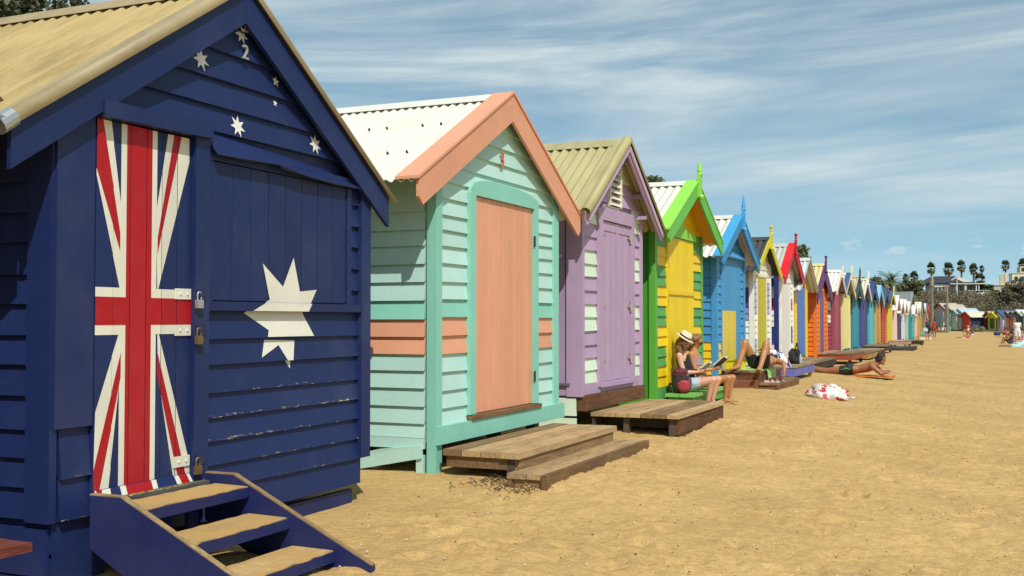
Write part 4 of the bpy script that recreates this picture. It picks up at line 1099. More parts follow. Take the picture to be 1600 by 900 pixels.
SCRUB = leaf_mat('scrub_leaf', '#4b482e', '#7d7452'); SCRUB2 = leaf_mat('scrub_twig', '#614f3c', '#83735f')
def make_scrub():
    rs = np.random.RandomState(11); m = MB()
    for k in range(2300):
        px = rs.uniform(1330, 1640); dep = 151 + 46 * rs.rand()
        p = at(px, 500, dep); X, Y = p.x, p.y
        z = float(hill_z(np.array([X]), np.array([Y]))[0])
        if z < .25: continue
        r = rs.uniform(.5, 1.2); g = ground_z(X, Y) + z
        leaves(m, rs, (X, Y, g + r * .35), r, int(64 * r), .10 + .06 * rs.rand(), .75, 0 if rs.rand() < .72 else 1)
    for k in range(420):                                           # along the bank behind the row
        Y = rs.uniform(30, 150); X = RX(100) - 8.0 - rs.rand() * 5
        z = float(hill_z(np.array([X]), np.array([Y]))[0]); r = rs.uniform(.5, 1.2)
        leaves(m, rs, (X, Y, ground_z(X, Y) + z + r * .3), r, int(30 * r), .16, .8, 0 if rs.rand() < .7 else 1)
    o = m.build('coastal_scrub', [SCRUB, SCRUB2]); o['kind'] = 'stuff'
make_scrub()

def tree(name, label, base, h, crown, leafm, n_clump, leaf, seed, group='trees behind the huts', trunk_r=.14, bark='#4f4436', per=90):
    rs = np.random.RandomState(seed)
    r = empty(name, base, 0, label, 'tree', group)
    t = MB(); top = h - crown * .7
    t.tube([(0, 0, -.3), (.05, .03, top * .5), (-.05, .08, top), (0, 0, h - crown * .3)], [trunk_r, trunk_r * .8, trunk_r * .6, .03], 8)
    cl = []
    for k in range(n_clump):
        d = rs.normal(size=3); d /= np.linalg.norm(d); q = d * crown * rs.uniform(.35, 1.0) * np.array([1, 1, .72]) + np.array([0, 0, h - crown * .72])
        cl.append(q)
        if k % 3 == 0: t.tube([(-.03, .05, top * .75 + rs.rand() * crown * .3), tuple(q * .6 + np.array([0, 0, (h - crown) * .4])), tuple(q)], [trunk_r * .45, trunk_r * .25, .012], 5)
    t.build('trunk', plain('bark_' + bark.lstrip('#'), bark, .9, bumpy=.5), r)
    m = MB()
    for q in cl: leaves(m, rs, q, crown * rs.uniform(.18, .34), per, leaf, .8)
    m.build('crown', leafm, r)
    return r
DARKLEAF = leaf_mat('dark_leaf', '#252c1a', '#535a38'); DUSK = leaf_mat('scrub_tree_leaf', '#3c3925', '#6c6648'); OLIVE = leaf_mat('olive_leaf', '#454a2c', '#7f7f58')
def stand(px, py, dep):                                             # ground point below the photo point
    p = at(px, py, dep); g = ground_z(p.x, p.y) + float(hill_z(np.array([p.x]), np.array([p.y]))[0])
    return (p.x, p.y, g)
b = stand(15, 20, 22.0); ht = at(15, -25, 22.0).z - b[2]
tree('broadleaf_tree', 'dark leafy tree rising behind the navy hut roof at upper left', b, ht + .2, 1.35, DARKLEAF, 60, .075, 3, per=170)
b = stand(1012, 300, 30); tree('broadleaf_tree', 'dark tree top just showing between the lilac and green hut roofs', b, at(1012, 281, 30).z - b[2], .9, DARKLEAF, 26, .08, 5)
b = stand(1238, 390, 45); tree('broadleaf_tree', 'dark tree top showing behind the galvanised hut roof', b, at(1238, 385, 45).z - b[2], .75, OLIVE, 26, .1, 6)
b = stand(1363, 440, 80); tree('broadleaf_tree', 'rounded tree behind the tan hut roof', b, at(1363, 431, 80).z - b[2], 1.2, OLIVE, 30, .14, 9)
b = stand(1421, 445, 172); tree('broadleaf_tree', 'olive tree on the bank left of the dark roofed house', b, 3.4, 2.0, OLIVE, 40, .26, 12)
b = stand(1385, 450, 160); tree('broadleaf_tree', 'low spreading tree under the date palm', b, 3.2, 2.4, OLIVE, 40, .26, 14)
b = stand(1590, 455, 168); tree('broadleaf_tree', 'dark spreading tree before the cream block at right', b, at(1590, 437, 168).z - b[2], 2.0, DUSK, 46, .13, 17)
b = stand(1568, 465, 166); tree('broadleaf_tree', 'dark leaning tree left of the spreading tree at right', b, at(1568, 451, 166).z - b[2], 1.6, DUSK, 40, .13, 18)
b = stand(1528, 515, 143); 
def bush():
    rs = np.random.RandomState(21); p = at(1527, 517, 142)
    r = empty('round_bush', p, 0, 'grey green rounded bush on the sand before the navy hut wall', 'bush')
    m = MB()
    for k in range(26):
        d = rs.normal(size=3); d /= np.linalg.norm(d); d[2] = abs(d[2])
        leaves(m, rs, tuple(d * np.array([.85, .8, .75]) * rs.uniform(.3, 1)), .35, 60, .09)
    m.build('foliage', leaf_mat('bush_leaf', '#55583f', '#8b8a6b'), r)
    t = MB(); t.tube([(0, 0, -.1), (.05, 0, .3), (.2, .1, .8)], [.06, .05, .01], 5); t.tube([(0, 0, .1), (-.2, 0, .5)], [.05, .01], 5); t.build('stem', plain('bark_4f4436', '#4f4436', .9), r)
bush()

PALM = leaf_mat('palm_leaf', '#333c22', '#6c7447'); SKIRT = leaf_mat('palm_skirt', '#5b472c', '#8d7348')
def fan_palm(label, px, py, dep, crown_px, seed, name='fan_palm'):
    c = at(px, py, dep); b = stand(px, py, dep); R_ = crown_px / 1700 * dep * .62
    rs = np.random.RandomState(seed); h = c.z - b[2]
    r = empty(name, b, 0, label, 'palm tree', 'fan palms behind the white house')
    t = MB(); t.tube([(0, 0, -.5), (.04, 0, h * .5), (0, 0, h)], [.24, .17, .14], 8); t.build('trunk', plain('palm_trunk', '#6b5b48', .9, bumpy=.5), r)
    m = MB(); sk = MB()
    for k in range(62):
        el = rs.uniform(-1.1, 1.35); az = rs.rand() * 6.283
        d = np.array([math.cos(az) * math.cos(el), math.sin(az) * math.cos(el), math.sin(el)])
        tgt = sk if el < -.45 else m
        d[2] *= 1.25; stem = np.array([0, 0, h]) + d * R_ * .42
        t1 = np.cross(d, [0, 0, 1]); t1 /= np.linalg.norm(t1) + 1e-6; t2 = np.cross(t1, d)
        n = 9; L = R_ * rs.uniform(.5, .68)
        base = len(tgt.v); tgt.v.append(tuple(np.array([0, 0, h]) + d * R_ * .1)); tgt.v.append(tuple(stem + t1 * .012)); tgt.v.append(tuple(stem - t1 * .012)); tgt.f.append((base, base + 1, base + 2)); tgt.m.append(0)
        for i in range(n):
            a = (i / (n - 1) - .5) * 2.6; dirv = d * math.cos(a) + t1 * math.sin(a); tip = stem + dirv * L * np.array([.85, .85, 1.1]) + np.array([0, 0, -.10 * L]); w = t1 * math.cos(a) - d * math.sin(a)
            mid = stem + dirv * L * .6; bb = len(tgt.v)
            tgt.v += [tuple(stem), tuple(mid + w * L * .11), tuple(tip), tuple(mid - w * L * .11)]; tgt.f.append((bb, bb + 1, bb + 2, bb + 3)); tgt.m.append(0)
    m.build('crown', PALM, r); sk.build('dead_fronds', SKIRT, r)
for (lab, x, y, cp, sd) in (('first fan palm from the left, above the dark roof end', 1455, 419, 14, 1), ('round headed fan palm behind the middle of the dark roof', 1482, 420, 16, 2), ('tallest fan palm behind the right end of the dark roof', 1502, 416, 14, 3),
                            ('fan palm standing right of the dark roofed house', 1521, 421, 14, 4), ('small far fan palm right of the house', 1534, 420, 8, 5), ('low bushy fan palm beside the house verandah', 1531, 438, 17, 6),
                            ('fan palm before the cream block chimney', 1571, 415, 13, 7), ('fan palm at the right edge above the cream block', 1598, 413, 14, 8), ('short fan palm right of the date palm', 1428, 433, 14, 9), ('small palm between the date palm and short fan palm', 1416, 434, 10, 10)):
    fan_palm(lab, x, y, 196 if cp > 9 else 225, cp, sd)
def date_palm():
    rs = np.random.RandomState(31); dep = 165; c = at(1392, 441, dep); b = stand(1392, 441, dep); h = c.z - b[2]
    r = empty('date_palm', b, 0, 'large date palm with arching fronds above the far huts', 'palm tree')
    t = MB(); t.tube([(0, 0, -.5), (0, 0, h)], [.4, .32], 8); t.build('trunk', plain('palm_trunk', '#6b5b48', .9, bumpy=.5), r)
    m = MB()
    for k in range(70):
        az = rs.rand() * 6.283; el = rs.uniform(-.1, 1.35); L = rs.uniform(2.3, 3.1); hd = np.array([math.cos(az), math.sin(az), 0])
        pts = []
        p = np.array([0, 0, h]); e = el
        for i in range(8):
            pts.append(p.copy()); p = p + (hd * math.cos(e) + np.array([0, 0, math.sin(e)])) * L / 7; e -= .19
        sd_ = np.cross(hd, [0, 0, 1])
        for i in range(1, 8):
            for q in (0, .5):
                c0 = pts[i - 1] + (pts[i] - pts[i - 1]) * q
                for sg in (-1, 1):
                    tip = c0 + sd_ * sg * .42 * (1 - .45 * i / 8) + (pts[i] - pts[i - 1]) * .8 - np.array([0, 0, .12]); d = (pts[i] - pts[i - 1]) * .34; bb = len(m.v)
                    m.v += [tuple(c0), tuple(c0 + d), tuple(tip)]; m.f.append((bb, bb + 1, bb + 2)); m.m.append(0)
    m.build('crown', PALM, r)
date_palm()

def house():
    dep = 182
    pa = lambda x, y, d=dep: at(x, y, d)
    o = pa(1440, 447); root = empty('house', o, YAW * .0 + R(8), 'white house with dark hipped roof and verandah on the bank', 'house')
    k = dep / 1700                                                  # metres per photo pixel
    X = lambda px: (px - 1440) * k / math.cos(R(0)); Zz = lambda py: (447 - py) * k
    white, dark = plain('house_render', '#d5d0c4', .7, var=.05), plain('house_slate', '#34343c', .7)
    m = MB(); m.box(X(1452), X(1503), 0, 8, Zz(480), Zz(443)); m.build('wall', white, root)
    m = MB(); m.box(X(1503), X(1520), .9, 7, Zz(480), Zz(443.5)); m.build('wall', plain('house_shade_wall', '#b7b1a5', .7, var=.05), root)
    e, rz_, x0, x1 = Zz(443), Zz(430.5), X(1437), X(1519)
    v = [(x0, -.9, e), (x1, -.9, e), (x1, 9, e), (x0, 9, e), (X(1457), 4, rz_), (X(1492), 4, rz_)]
    m = MB(); m.add(v, [(0, 1, 5, 4), (1, 2, 5), (2, 3, 4, 5), (3, 0, 4), (3, 2, 1, 0)]); m.build('roof', dark, root)
    m = MB(); g = X(1491); m.add([(g, -1.2, Zz(432)), (X(1513), -1.0, Zz(441.5)), (X(1500), -1.0, Zz(441.5)), (X(1487), -1.2, Zz(435)), (g, -.9, Zz(432)), (X(1513), -.7, Zz(441.5)), (X(1500), -.7, Zz(441.5)), (X(1487), -.9, Zz(435))], [(0, 3, 2, 1), (4, 5, 6, 7), (0, 1, 5, 4), (1, 2, 6, 5), (2, 3, 7, 6), (3, 0, 4, 7)]); m.build('gable_wing', white, root)
    m = MB(); m.box(X(1480), X(1533), -2.1, 3, Zz(445.2), Zz(443.6)); m.build('verandah_roof', plain('pale_roof', '#c9c4b4', .6), root)
    m = MB(); m.box(X(1458), X(1480), -.6, .0, Zz(449), Zz(444.5)); m.build('awning', white, root)
    for x in (1463, 1468.5, 1474):
        m = MB(); m.box(X(x), X(x + 1), -.5, -.4, Zz(455), Zz(449)); m.build('post', white, root)
    for x in (1488, 1500.5, 1502, 1516.5, 1520):
        m = MB(); m.box(X(x), X(x) + .14, -1.9, -1.75, Zz(455), Zz(445.3)); m.build('post', white, root)
    for x in (1489.5, 1494.5, 1505, 1509.5):
        w_ = MB(); w_.box(X(x), X(x + 4), -.06 if x < 1503 else .84, .02 if x < 1503 else .92, Zz(455), Zz(446.5)); w_ = w_.build('window', plain('frame_white', '#d8d5cc', .5), root)
        m = MB(); m.box(X(x + .4), X(x + 3.6), -.075 if x < 1503 else .825, -.062 if x < 1503 else .838, Zz(454.5), Zz(447)); m.build('pane', plain('dark_glass', '#222a33', .15), w_)
    m = MB(); m.box(X(1500), X(1536), -2.2, -2.0, Zz(474), Zz(458)); m.build('balcony_wall', white, root)
    for x in range(1501, 1536, 5):
        m = MB(); m.box(X(x), X(x) + .07, -2.15, -2.08, Zz(458), Zz(455)); m.build('baluster', white, root)
    m = MB(); m.box(X(1500), X(1536), -2.17, -2.06, Zz(455.2), Zz(454.6)); m.build('handrail', white, root)
    m = MB(); m.box(X(1537.5), X(1556), .5, 3.2, Zz(466), Zz(446.5))
    h = empty('hedge', o, R(8), 'clipped dark green hedge between the house and cream block', 'hedge')
    hm = MB(); rs = np.random.RandomState(4)
    for i in range(16):
        for j in range(7): leaves(hm, rs, (X(1522) + (X(1544) - X(1522)) * i / 15, 1.6 + .3 * (j % 2), Zz(464) + (Zz(447.5) - Zz(464)) * j / 6), .34, 40, .12)
    hm.build('foliage', leaf_mat('hedge_leaf', '#22331a', '#4c5c30'), h)
    st = MB(); st.box(X(1524), X(1543), 1.5, 2.1, Zz(468), Zz(450)); st.build('stems', plain('hedge_core', '#1f2a16', .9), h)
house()
def cream_block():
    dep = 186; k = dep / 1700; o = at(1545, 462, dep)
    root = empty('apartment_block', o, R(4), 'stepped cream apartment block on the bank at right', 'building')
    X = lambda px: (px - 1545) * k; Zz = lambda py: (462 - py) * k
    cr, cr2 = plain('cream_render', '#c5b598', .8, var=.05), plain('cream_render_pale', '#d2c8b0', .8, var=.05)
    glass = plain('dark_glass', '#222a33', .15)
    for (x0, x1, y0, y1, p, q, mt, nm) in ((1545, 1640, 482, 446, 0, 8, cr, 'lower_storey'), (1562, 1568.5, 446, 429, .6, 2, cr, 'chimney'), (1569, 1571.5, 446, 426, .5, 1.5, cr2, 'chimney'), (1572, 1640, 446, 442, -.2, 6, cr2, 'terrace_wall'), (1580, 1640, 442, 427, 1.6, 8, cr2, 'upper_storey'), (1592, 1640, 427, 416, 2.4, 8, cr, 'top_storey')):
        m = MB(); m.box(X(x0), X(x1), p, q, Zz(y0), Zz(y1)); m.build(nm, mt, root)
    m = MB(); m.box(X(1544), X(1641), -.15, 8.1, Zz(446), Zz(445.2)); m.build('cornice', cr2, root)
    m = MB(); m.box(X(1579), X(1641), 1.45, 8.1, Zz(427), Zz(426.2)); m.build('cornice', cr2, root)
    for (x0, x1, y0, y1, p) in ((1583, 1588, 440, 432, 1.6), (1591, 1597, 440, 432, 1.6), (1550, 1560, 460, 453, 0), (1564, 1574, 460, 453, 0), (1580, 1590, 460, 453, 0), (1594, 1599, 424, 418, 2.4)):
        w_ = MB(); w_.box(X(x0), X(x1), p - .06, p + .03, Zz(y0), Zz(y1)); w_ = w_.build('window', plain('frame_brown', '#7d705c', .6), root)
        m = MB(); m.box(X(x0 + .5), X(x1 - .5), p - .075, p - .062, Zz(y0 - .5), Zz(y1 + .5)); m.build('pane', glass, w_)
cream_block()

def pole(px, ytop, ybot, dep, label, head):
    b = at(px, ybot, dep); h = at(px, ytop, dep).z - b.z
    r = empty('lamp_pole', b, 0, label, 'pole', 'poles on the beach')
    m = MB(); m.tube([(0, 0, -.3), (0, 0, h)], [.17, .12], 8); m.build('shaft', wood('pole', '#6f6657', '#958b77', 'z'), r)
    m = MB()
    if head == 0:
        m.tube([(0, 0, h - .9), (0, 0, h - .1)], [.2, .18], 8); m.ball((0, 0, h), .2, 8)
    else:
        m.box(-.5, .3, -.12, .12, h - .05, h + .12); m.tube([(-.2, 0, h - .6), (-.2, 0, h)], .1, 6)
    m.build('lamp_head', plain('pole_head', '#8f8674', .6), r)
pole(1457, 434, 523, 118, 'tall grey beach pole left of its neighbour, by walking women', 0)
pole(1480.5, 448, 518, 128, 'shorter grey beach pole with flat lamp head', 1)
def street_lamp():
    b = stand(1495.5, 450, 172); h = at(1495, 431, 172).z - b[2]
    r = empty('street_lamp', b, 0, 'white street lamp in front of the dark roofed house', 'lamp')
    m = MB(); m.tube([(0, 0, -.3), (0, 0, h - .2)], [.1, .07], 6); m.build('shaft', plain('pole_white', '#c9c6bb', .6), r)
    m = MB(); m.add([(-.85, -.1, h - .55), (.1, -.15, h), (.1, .15, h), (-.85, .1, h - .55), (-.8, -.1, h - .75), (.12, -.15, h - .25), (.12, .15, h - .25), (-.8, .1, h - .75)], [(0, 1, 2, 3), (7, 6, 5, 4), (0, 4, 5, 1), (1, 5, 6, 2), (2, 6, 7, 3), (3, 7, 4, 0)]); m.build('lamp_head', plain('pole_white', '#c9c6bb', .6), r)
street_lamp()
def beach_extras():
    p = at(1412, 533, 84)
    r = empty('low_white_wall', p, R(-8), 'long low white wall with blue capping below the far huts', 'wall')
    m = MB(); m.box(0, 2.0, -.2, .2, -.15, .42); m.build('panel', plain('white_wall', '#d5d6d2', .7), r)
    m = MB(); m.box(-.05, 2.05, -.25, .25, .422, .55); m.build('capping', plain('blue_capping', '#6f95ad', .6), r)
    p = at(1424, 526, 88); t = MB(); rs = np.random.RandomState(3)
    r = empty('covered_heap', p, 0, 'sea green tarpaulin over a low heap beside the white wall', 'tarpaulin')
    b0 = 0
    n = 10; vs_ = []
    for i in range(n + 1):
        for j in range(n + 1):
            x, y = i / n * 2 - 1, j / n * 2 - 1; d = max(0, 1 - (x * x + y * y) * .75)
            vs_.append((x * 1.1, y * .7, .6 * d ** .7 + .06 * rs.rand()))
    t.add(vs_, [(i * (n + 1) + j, (i + 1) * (n + 1) + j, (i + 1) * (n + 1) + j + 1, i * (n + 1) + j + 1) for i in range(n) for j in range(n)]); t.build('tarpaulin', plain('sea_green_cloth', '#4f9c7d', .7), r)
    p = at(1394, 538, 74); r = empty('concrete_block', p, R(20), 'small tan block on the sand beside the decks', 'block')
    m = MB(); m.box(-.2, .2, -.2, .2, -.1, .32); m.box(-.22, .22, -.22, .22, .322, .36); m.build('block', plain('tan_concrete', '#a99b80', .9), r)
beach_extras()

# ------------------------------------------------------------------ people
def loft(m, rings, n=14, mi=0):
    """rings: (centre, side half width, depth half width, side axis, depth axis)"""
    b = len(m.v); k = len(rings)
    for c, a, d, ax, dx in rings:
        c, ax, dx = Vector(c), Vector(ax).normalized(), Vector(dx).normalized()
        for j in range(n):
            t = 2 * math.pi * j / n; m.v.append(tuple(c + ax * a * math.cos(t) + dx * d * math.sin(t)))
    for i in range(k - 1):
        for j in range(n): m.f.append((b + i * n + j, b + i * n + (j + 1) % n, b + (i + 1) * n + (j + 1) % n, b + (i + 1) * n + j)); m.m.append(mi)
    m.f.append(tuple(b + j for j in range(n - 1, -1, -1))); m.m.append(mi); m.f.append(tuple(b + (k - 1) * n + j for j in range(n))); m.m.append(mi)
def limb(m, pts, rad, n=10):
    """tapered limb with rounded ends"""
    P = [Vector(p) for p in pts]; d0 = (P[0] - P[1]).normalized(); d1 = (P[-1] - P[-2]).normalized()
    pp = [P[0] + d0 * rad[0] * .9, P[0] + d0 * rad[0] * .55] + P + [P[-1] + d1 * rad[-1] * .55, P[-1] + d1 * rad[-1] * .9]
    m.tube(pp, [rad[0] * .35, rad[0] * .8] + list(rad) + [rad[-1] * .8, rad[-1] * .35], n)
def hand(m, wrist, direc, palm_n, s=1.0, curl=.5, side=1):
    """palm and five separate bent fingers; direc: towards the knuckles, palm_n: out of the palm"""
    w_, d, pn = Vector(wrist), Vector(direc).normalized(), Vector(palm_n).normalized()
    pn = (pn - d * pn.dot(d)).normalized(); sd = d.cross(pn).normalized() * side
    L = .085 * s
    loft(m, [(w_ - d * .01, .022 * s, .018 * s, sd, pn), (w_ + d * L * .35, .034 * s, .016 * s, sd, pn), (w_ + d * L * .8, .040 * s, .014 * s, sd, pn), (w_ + d * L * 1.02, .037 * s, .011 * s, sd, pn)], 10)
    for i, (off, ln) in enumerate(((-.030, .062), (-.010, .074), (.010, .070), (.029, .054))):
        p = w_ + d * L + sd * off * s; q = p + (d * math.cos(curl * .6) + pn * math.sin(curl * .6)) * ln * .5 * s; r = q + (d * math.cos(curl * 1.7) + pn * math.sin(curl * 1.7)) * ln * .5 * s
        m.tube([p - d * .02 * s, p, q, r, r + (r - q) * .12], [.0085 * s, .0088 * s, .008 * s, .0068 * s, .003 * s], 7)
    p = w_ + d * L * .32 - sd * .030 * s; q = p + (d * .6 - sd * .6 + pn * .35).normalized() * .04 * s; r = q + (d * .85 - sd * .1 + pn * .5).normalized() * .034 * s
    m.tube([p + sd * .01, p, q, r, r + (r - q) * .1], [.010 * s, .0115 * s, .010 * s, .008 * s, .004 * s], 7)
def head_mesh(m, c, fwd, up, s=1.0):
    c, f, u = Vector(c), Vector(fwd).normalized(), Vector(up).normalized(); u = (u - f * u.dot(f)).normalized(); sd = f.cross(u)
    L = []
    for z, a, d, off in ((-.118, .018, .02, .055), (-.108, .034, .042, .042), (-.085, .048, .062, .022), (-.05, .060, .078, .006), (-.01, .068, .088, 0), (.03, .073, .094, -.004), (.065, .070, .088, -.008), (.095, .052, .066, -.012), (.112, .022, .03, -.014)):
        L.append((c + u * z * s + f * off * s, a * s, d * s, sd, f))
    loft(m, L, 18)
    loft(m, [(c + f * .080 * s + u * .02 * s, .008 * s, .008 * s, sd, f), (c + f * .096 * s - u * .012 * s, .012 * s, .014 * s, sd, f), (c + f * .094 * s - u * .028 * s, .016 * s, .012 * s, sd, f)], 8)       # nose
    m.ball(c + f * .082 * s - u * .060 * s, .016 * s, 8, sz=(1, 1, .6)); m.ball(c + f * .078 * s - u * .092 * s, .02 * s, 8)                                                            # lips, chin
    for g in (-1, 1):
        m.ball(c + sd * g * .072 * s - u * .012 * s - f * .008 * s, .026 * s, 8, sz=(.5, .8, 1.1))                                                              # ears
        m.ball(c + sd * g * .030 * s + u * .022 * s + f * .083 * s, .012 * s, 6)
    return f, u, sd
def skinned(name, m, mat, parent, voxel=.009, smooth=4):
    o = m.build(name, mat, parent, smooth=True)
    md = o.modifiers.new('remesh', 'REMESH'); md.mode = 'VOXEL'; md.voxel_size = voxel; md.use_smooth_shade = True
    s2 = o.modifiers.new('smooth', 'SMOOTH'); s2.factor = .5; s2.iterations = smooth
    dg = bpy.context.evaluated_depsgraph_get(); ev = o.evaluated_get(dg)
    me = bpy.data.meshes.new_from_object(ev); o.modifiers.clear(); old = o.data; o.data = me; me.name = name; bpy.data.meshes.remove(old)
    if not me.materials: me.materials.append(mat)
    return o
def cloth_from(body, name, mat, keep, off=.006, parent=None):
    """a garment: the part of the body surface that keep() selects, lifted off the skin and given an edge"""
    me = body.data; vs_ = me.vertices
    sel = [p for p in me.polygons if all(keep(vs_[i].co) for i in p.vertices)]
    if not sel: return None
    idx = {}; V = []
    for p in sel:
        for i in p.vertices:
            if i not in idx: idx[i] = len(V); V.append(vs_[i].co + vs_[i].normal * off)
    m = MB(); m.v = [tuple(v) for v in V]; k = len(V); m.v += [tuple(vs_[i].co - vs_[i].normal * .002) for i in idx]
    edges = {}
    for p in sel:
        q = [idx[i] for i in p.vertices]; m.f.append(tuple(q)); m.m.append(0)
        for a, b in zip(q, q[1:] + q[:1]):
            if (b, a) in edges: del edges[(b, a)]
            else: edges[(a, b)] = 1
    for a, b in edges: m.f.append((b, a, a + k, b + k)); m.m.append(0)
    return m.build(name, mat, parent or body, smooth=True)
SKIN_PALE = plain('skin_pale', '#cf9c80', .5, var=.05, scale=14, sss=.05); SKIN_TAN = plain('skin_tan', '#b17a4e', .45, var=.06, scale=14, sss=.05); SKIN_BROWN = plain('skin_brown', '#96603f', .42, var=.08, scale=12, sss=.04)
def shaggy(name, centers, mat, parent, rs, n=70, r=.018, voxel=.008):
    m = MB()
    for k in range(n):
        c, rad = centers[k % len(centers)]; d = rs.normal(size=3); d /= np.linalg.norm(d)
        m.ball(tuple(np.array(c) + d * rad), r * rs.uniform(.7, 1.5), 6)
    for c, rad in centers: m.ball(c, rad, 10)
    return skinned(name, m, mat, parent, voxel, 1)

WS = .82                                                        # both readers are small and slouched
def reading_woman(origin, label, skin, second=False):
    root = empty('person', origin, 0, label, 'person', None); root.scale = (WS, WS, WS)
    g = (.05 - origin[2]) / WS                                            # sand level under the feet
    m = MB(); sgn = (-1, 1)
    X, Y, Zv = (1, 0, 0), (0, 1, 0), (0, 0, 1)
    lean = -.10
    spine = [(.03, .11, .165, .125), (.02, .24, .150, .110), (-.03, .36, .128, .095), (-.07, .48, .145, .105), (-.095, .575, .165, .095), (-.10, .63, .12, .07), (-.095, .665, .055, .055)]
    loft(m, [((x, 0, z), a, d, Y, (1, 0, .25)) for x, z, a, d in spine], 18)
    hf = Vector((.62, .10 if second else .16, -.70 if not second else -.42)).normalized(); hc = Vector((-.045, .0, .79))
    limb(m, [(-.095, 0, .63), (-.075, 0, .72)], [.052, .046])
    head_mesh(m, hc, hf, (.7, 0, .7), .92)
    kx = (.43, .47) if not second else (.50, .53)
    for s_ in sgn:
        hip = (.03, s_ * .085, .115); knee = (kx[0 if s_ < 0 else 1], s_ * .085 + .03, .205); ank = (kx[0 if s_ < 0 else 1] - .10 + (.03 if second else 0), s_ * .07 + .05, g + .07)
        limb(m, [hip, tuple((Vector(hip) * .5 + Vector(knee) * .5)), knee], [.095, .078, .056])
        c1 = Vector(knee) * .68 + Vector(ank) * .32 + Vector((-.018, 0, 0))
        limb(m, [knee, tuple(c1), ank], [.054, .052, .034])
        loft(m, [(Vector(ank) + Vector((-.045, 0, -.035)), .026, .03, Y, Zv), (Vector(ank) + Vector((.02, 0, -.035)), .036, .034, Y, Zv), (Vector(ank) + Vector((.10, .004, -.048)), .042, .02, Y, Zv), (Vector(ank) + Vector((.15, .006, -.054)), .03, .012, Y, Zv)], 10)
        for q in range(5):
            p = Vector(ank) + Vector((.145, (q - 2) * .015 + .006, -.056)); m.tube([p, p + Vector((.03 - abs(q - 1) * .004, 0, -.002))], [.009, .006], 6)
    hx = .245 if not second else .315
    for s_ in sgn:
        sh = (-.095, s_ * .165, .585); el = (-.01, s_ * .20, .315); wr = (hx - .06, s_ * .095, .325 if not second else .345)
        limb(m, [sh, tuple(Vector(sh) * .5 + Vector(el) * .5 + Vector((-.01, 0, 0))), el], [.055, .044, .037])
        limb(m, [el, tuple(Vector(el) * .6 + Vector(wr) * .4), wr], [.038, .036, .024])
        hand(m, wr, (1, -s_ * .45, .25), (.1, -s_ * .8, .45), .95, .8, s_)
    body = skinned('body', m, skin, root, .0075, 3)
    rs = np.random.RandomState(41 + second)
    if not second:
        cloth_from(body, 'tank_top', plain('black_cotton', '#1c1c22', .85), lambda c: c.z < .60 - max(0, abs(c.y) - .05) * 1.1 and c.z > .16 and abs(c.y) < .155 and c.x < .17 + (.4 - c.z) * .1 and not (c.z < .36 and c.x > .12) and not (abs(c.y) > .115 and c.z > .50), .007)
        cloth_from(body, 'denim_shorts', two_tone('pale_denim', '#8fa3b3', '#b9c6cd', 9, .35, .7), lambda c: c.z < .235 and c.x < .235 - abs(abs(c.y) - .09) * .2 and c.z > -.05, .012)
        shaggy('hair', [((-.09, 0, .80), .085), ((-.075, .07, .76), .06), ((-.075, -.07, .76), .06), ((-.13, -.02, .71), .075), ((-.12, -.09, .68), .055), ((-.12, .08, .68), .055), ((-.02, -.085, .72), .045), ((.0, .085, .70), .045), ((-.09, -.12, .63), .05), ((-.15, .0, .78), .06), ((-.03, -.10, .77), .045), ((-.13, -.06, .60), .045)], plain('curly_brown_hair', '#6e4a30', .55, var=.35, scale=60, bumpy=.8), body, rs, 330, .016)
        # straw hat with a dark band, tipped forward
        t = MB(); 
        t.lathe([(.165, -.012), (.17, -.004), (.10, .006), (.093, .075), (.075, .095), (.05, .088), (.0, .09)], 0, 0, 24)
        hat = t.build('straw_hat', plain('straw', '#d9cdae', .8, var=.1, scale=60, bumpy=.4), root, smooth=True)
        bnd = MB(); bnd.lathe([(.102, .007), (.1035, .03), (.099, .034), (.098, .007)], 0, 0, 24); bd = bnd.build('hat_band', plain('dark_ribbon', '#26262c', .7), hat, smooth=True)
        hat.location = (-.045, 0, .872); hat.rotation_euler = (0, R(33), 0)
        w_ = MB(); wr = Vector((hx - .075, -.10, .325)); w_.tube([wr + Vector((-.006, 0, 0)), wr + Vector((.006, -.003, .001))], [.031, .031], 12); w_.build('bracelet', plain('dark_band', '#3a2a2a', .6), body)
    else:
        cloth_from(body, 'swim_top', two_tone('floral_cloth', '#b8557f', '#5f9a90', 34, .46, .5, '#d7b5a0'), lambda c: .40 < c.z < .545 and abs(c.y) < .17 and c.x > -.16, .007)
        cloth_from(body, 'swim_brief', two_tone('floral_cloth', '#b8557f', '#5f9a90', 34, .46, .5, '#d7b5a0'), lambda c: c.z < .19 and c.x < .12 and c.z > -.05, .006)
        for s_ in sgn:
            m = MB(); m.tube([(-.01, s_ * .07, .535), (-.045, s_ * .08, .605), (-.11, s_ * .07, .648), (-.18, s_ * .06, .58)], .006, 6); m.build('strap', plain('strap_cloth', '#a8637e', .8), body)
        shaggy('hair', [((-.085, 0, .835), .098), ((-.12, 0, .79), .088), ((-.18, .02, .80), .055), ((-.06, .055, .84), .06), ((-.06, -.055, .84), .06), ((-.025, 0, .865), .07), ((-.02, .045, .85), .05), ((-.02, -.045, .85), .05), ((-.11, 0, .73), .06)], plain('fair_brown_hair', '#7d5d3a', .5, var=.25, scale=50, bumpy=.6), body, rs, 90, .012)
        f, u = hf, Vector((.7, 0, .7)); u = (u - f * u.dot(f)).normalized(); sd = f.cross(u)
        gl = MB()
        for s_ in sgn:
            c = hc + f * .083 * .92 + u * .022 + sd * s_ * .034; b0 = len(gl.v)
            gl.ball(c, .03, 10, sz=(.75, .85, .8)); gl.tube([c + sd * s_ * .026, hc + sd * s_ * .075 - f * .01 + u * .02], .004, 5)
